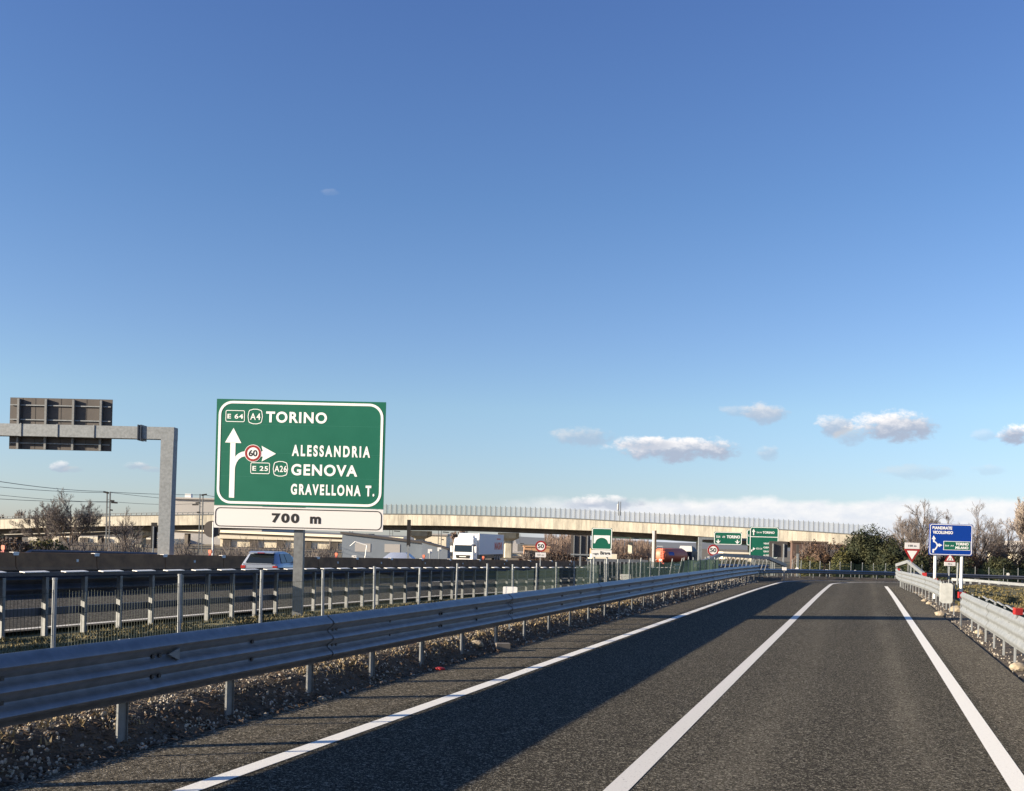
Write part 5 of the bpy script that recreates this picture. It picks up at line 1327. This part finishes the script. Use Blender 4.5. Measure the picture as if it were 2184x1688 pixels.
bush('evergreen_bush', 2130, 1230, 98, 110, 46, 'dark hedge clump right of the blue sign', 108, M_EVG, n=9000)
bush('evergreen_bush', 2200, 1230, 98, 90, 40, 'dark hedge clump cut by the right edge', 109, M_EVG, n=5000)
for i, (x, w_, h_, lab) in enumerate(((1960, 120, 62, 'russet thicket behind the give way sign'), (2050, 120, 58, 'russet thicket behind the blue sign'), (2130, 110, 56, 'russet thicket right of the blue sign'), (2190, 90, 50, 'russet thicket at the right edge'))):
    bush('brown_bush', x, 1214, 122, w_, h_, lab, 120 + i, M_BRN, n=8000, ls=.10, core=M_BARK)
for i, (x, w_, h_, lab) in enumerate(((1735, 80, 66, 'twiggy leafless shrub before the end of the viaduct'), (1785, 70, 70, 'twiggy leafless shrub touching the large evergreen'))):
    thicket('thicket', x, 1208, 116, w_, h_, lab, 90 + i, M_TWIG, 'shrubs at the viaduct end', n=160, leaf=M_BRN, nl=1200)
# ------------------------------------------------------------------ ground cover
def stones():
    b = MB(); r_ = random.Random(5)
    ico = bmesh.new(); bmesh.ops.create_icosphere(ico, subdivisions=1, radius=1)
    iv = [v.co.copy() for v in ico.verts]; ifc = [tuple(v.index for v in f.verts) for f in ico.faces]; ico.free()
    def st(x, y, s_):
        R = Euler((r_.uniform(0, 6), r_.uniform(0, 6), r_.uniform(0, 6))).to_matrix()
        sc = Vector((1, r_.uniform(.6, 1), r_.uniform(.4, .75))) * s_
        z = H(x, y) + s_ * .25
        b.add([R @ Vector((v.x * sc.x * r_.uniform(.8, 1.15), v.y * sc.y, v.z * sc.z * r_.uniform(.85, 1.1))) + Vector((x, y, z)) for v in iv], ifc)
    for i in range(9000):
        y = 3.5 + 30 * r_.random() ** 1.5; o = -5.9 - abs(r_.gauss(0, .8))
        if o < -9: continue
        if mnoise.noise(Vector((o * 1.7, y * 1.7, 9))) < -.12 and r_.random() < .75: continue
        st(o, y, r_.choice((.006, .008, .010, .013, .016, .020, .026)) * r_.uniform(.7, 1.2))
    for i in range(900):
        y = 25 + 38 * r_.random(); st(-5.85 - abs(r_.gauss(0, .5)), y, r_.uniform(.02, .05))
    for i in range(800):
        y = 12 + 42 * r_.random(); x = 2.34 + abs(r_.gauss(0, .3)); st(x, y, r_.choice((.008, .012, .016, .02, .03)))
    for i in range(4500):
        y = 4 + 18 * r_.random() ** 1.3; st(-6.55 - 1.3 * r_.random(), y, r_.choice((.008, .011, .015, .02)))
    o = b.build('gravel', M_STONE, smooth=True); tag(o, kind='stuff'); tag(o, 'pale pebbles strewn over the dark soil of both verges', 'gravel')
stones()
def litter():
    r_ = random.Random(77); b = MB()
    for i in range(9000):
        y = 3.5 + 40 * r_.random() ** 1.5; o = -5.85 - abs(r_.gauss(0, .65)); z = H(o, y) + r_.uniform(.0, .03)
        a = r_.uniform(0, 6.28); l = r_.uniform(.01, .05); w = r_.uniform(.003, .012); dx, dy = math.cos(a), math.sin(a); tz = r_.uniform(-.01, .03)
        b.add([(o - dx * l - dy * w, y - dy * l + dx * w, z), (o - dx * l + dy * w, y - dy * l - dx * w, z + .004), (o + dx * l + dy * w, y + dy * l - dx * w, z + tz + .004), (o + dx * l - dy * w, y + dy * l + dx * w, z + tz)], [(0, 1, 2, 3)])
    o = b.build('leaf_litter', mat('dead leaves', (.14, .085, .045), .95, mixcol=(.05, .035, .022), nscale=5)); tag(o, 'brown dead leaves and twigs over the left verge', 'leaf litter', kind='stuff')
litter()
def blades(name, label, n, fx, fy, hgt, m, seed, cond=lambda x, y: True):
    r_ = random.Random(seed); b = MB()
    for i in range(n):
        x, y = fx(r_), fy(r_)
        if not cond(x, y): continue
        z = H(x, y) - .01; s_ = 1 + .6 * mnoise.noise(Vector((x * .7, y * .7, 0)))
        if s_ < .75: continue
        for k in range(4):
            a = r_.uniform(0, 6.28); l = hgt * s_ * r_.uniform(.5, 1.2); w = .006 + .004 * r_.random() + .0006 * y
            dx, dy = math.cos(a), math.sin(a); ox, oy = r_.uniform(-.05, .05), r_.uniform(-.05, .05)
            t = Vector((x + ox + dx * l * .6, y + oy + dy * l * .6, z + l))
            b.add([(x + ox - dy * w, y + oy + dx * w, z), (x + ox + dy * w, y + oy - dx * w, z), t], [(0, 1, 2)])
    o = b.build(name, m); tag(o, label, 'grass', kind='stuff')
blades('grass', 'short dull grass on the strip between the fence and the motorway rail', 15000, lambda r: r.uniform(-13.6, -7.0), lambda r: 6 + 45 * r.random() ** 1.3, .07, M_GRASSB, 3, )
blades('bank_grass', 'dry straw-coloured grass on the bank right of the guard rails', 22000, lambda r: 3.2 + 34 * r.random(), lambda r: 14 + 62 * r.random(), .11, M_GRASSB, 4, lambda x, y: roff(x, y) > 3.1)
blades('dry_grass', 'dry stalks among the pebbles of the left verge', 1500, lambda r: -6.3 - 1.3 * r.random(), lambda r: 4 + 26 * r.random() ** 1.3, .06, mat('straw', (.30, .23, .13), .9), 6)
def rock(x, y, s, label, seed, m=None, name='rock', cat='rock', flat=.6):
    r_ = random.Random(seed); bm = bmesh.new(); bmesh.ops.create_icosphere(bm, subdivisions=2, radius=1)
    b = MB(); b.v = [(v.co.x * s * (1 + .35 * mnoise.noise(v.co * 1.7 + Vector((seed, 0, 0)))), v.co.y * s * .8 * (1 + .3 * mnoise.noise(v.co * 1.5 + Vector((0, seed, 0)))), v.co.z * s * flat) for v in bm.verts]
    b.f = [tuple(v.index for v in f.verts) for f in bm.faces]; bm.free()
    o = b.build(name, m or M_STONE2); o.location = (x, y, H(x, y) + s * .2); tag(o, label, cat, 'pale rocks on the verges' if cat == 'rock' else None)
M_STONE2 = mat('pale rock', (.34, .29, .215), .9, mixcol=(.22, .18, .13), nscale=6, bump=(30, .01))
def gp_(x, y): q = at(x, y, 10); t = (EYE - 0) / (EYE - q.z); return q.x * t, q.y * t
for i, (x, y, s_, lab) in enumerate(((2006, 1313, .17, 'pale angular rock at the foot of the rounded end cap'), (2040, 1304, .24, 'broad pale rock slab between the two right guard rails'), (1983, 1289, .12, 'pale rock under the middle of the far right guard rail'), (1972, 1283, .12, 'small pale rock left of another under the far right guard rail'),
                             (2090, 1352, .13, 'reddish pale rock under the near right guard rail'), (2172, 1428, .15, 'pale rock near the right edge at the foot of the near guard rail'), (1016, 1390, .12, 'pale slab leaning between two posts of the left guard rail'), (686, 1494, .06, 'small white rock beside a left guard rail post'))):
    X, Y = gp_(x, y); rock(X, Y, s_, lab, 200 + i)
X, Y = gp_(938, 1429); rock(X, Y, .085, 'crumpled red scrap of litter at the asphalt edge', 300, M_RED, 'litter_scrap', 'litter', .3)
X, Y = gp_(1072, 1388)
MB().box(-.12, .12, -.09, .09, -.1, .13, Matrix.Translation((X, Y, 0)) @ Euler((0, 0, .5)).to_matrix().to_4x4()).build('concrete_block', M_CONCD)
tag(bpy.data.objects['concrete_block'], 'grey concrete block in the verge under the left guard rail', 'concrete block')
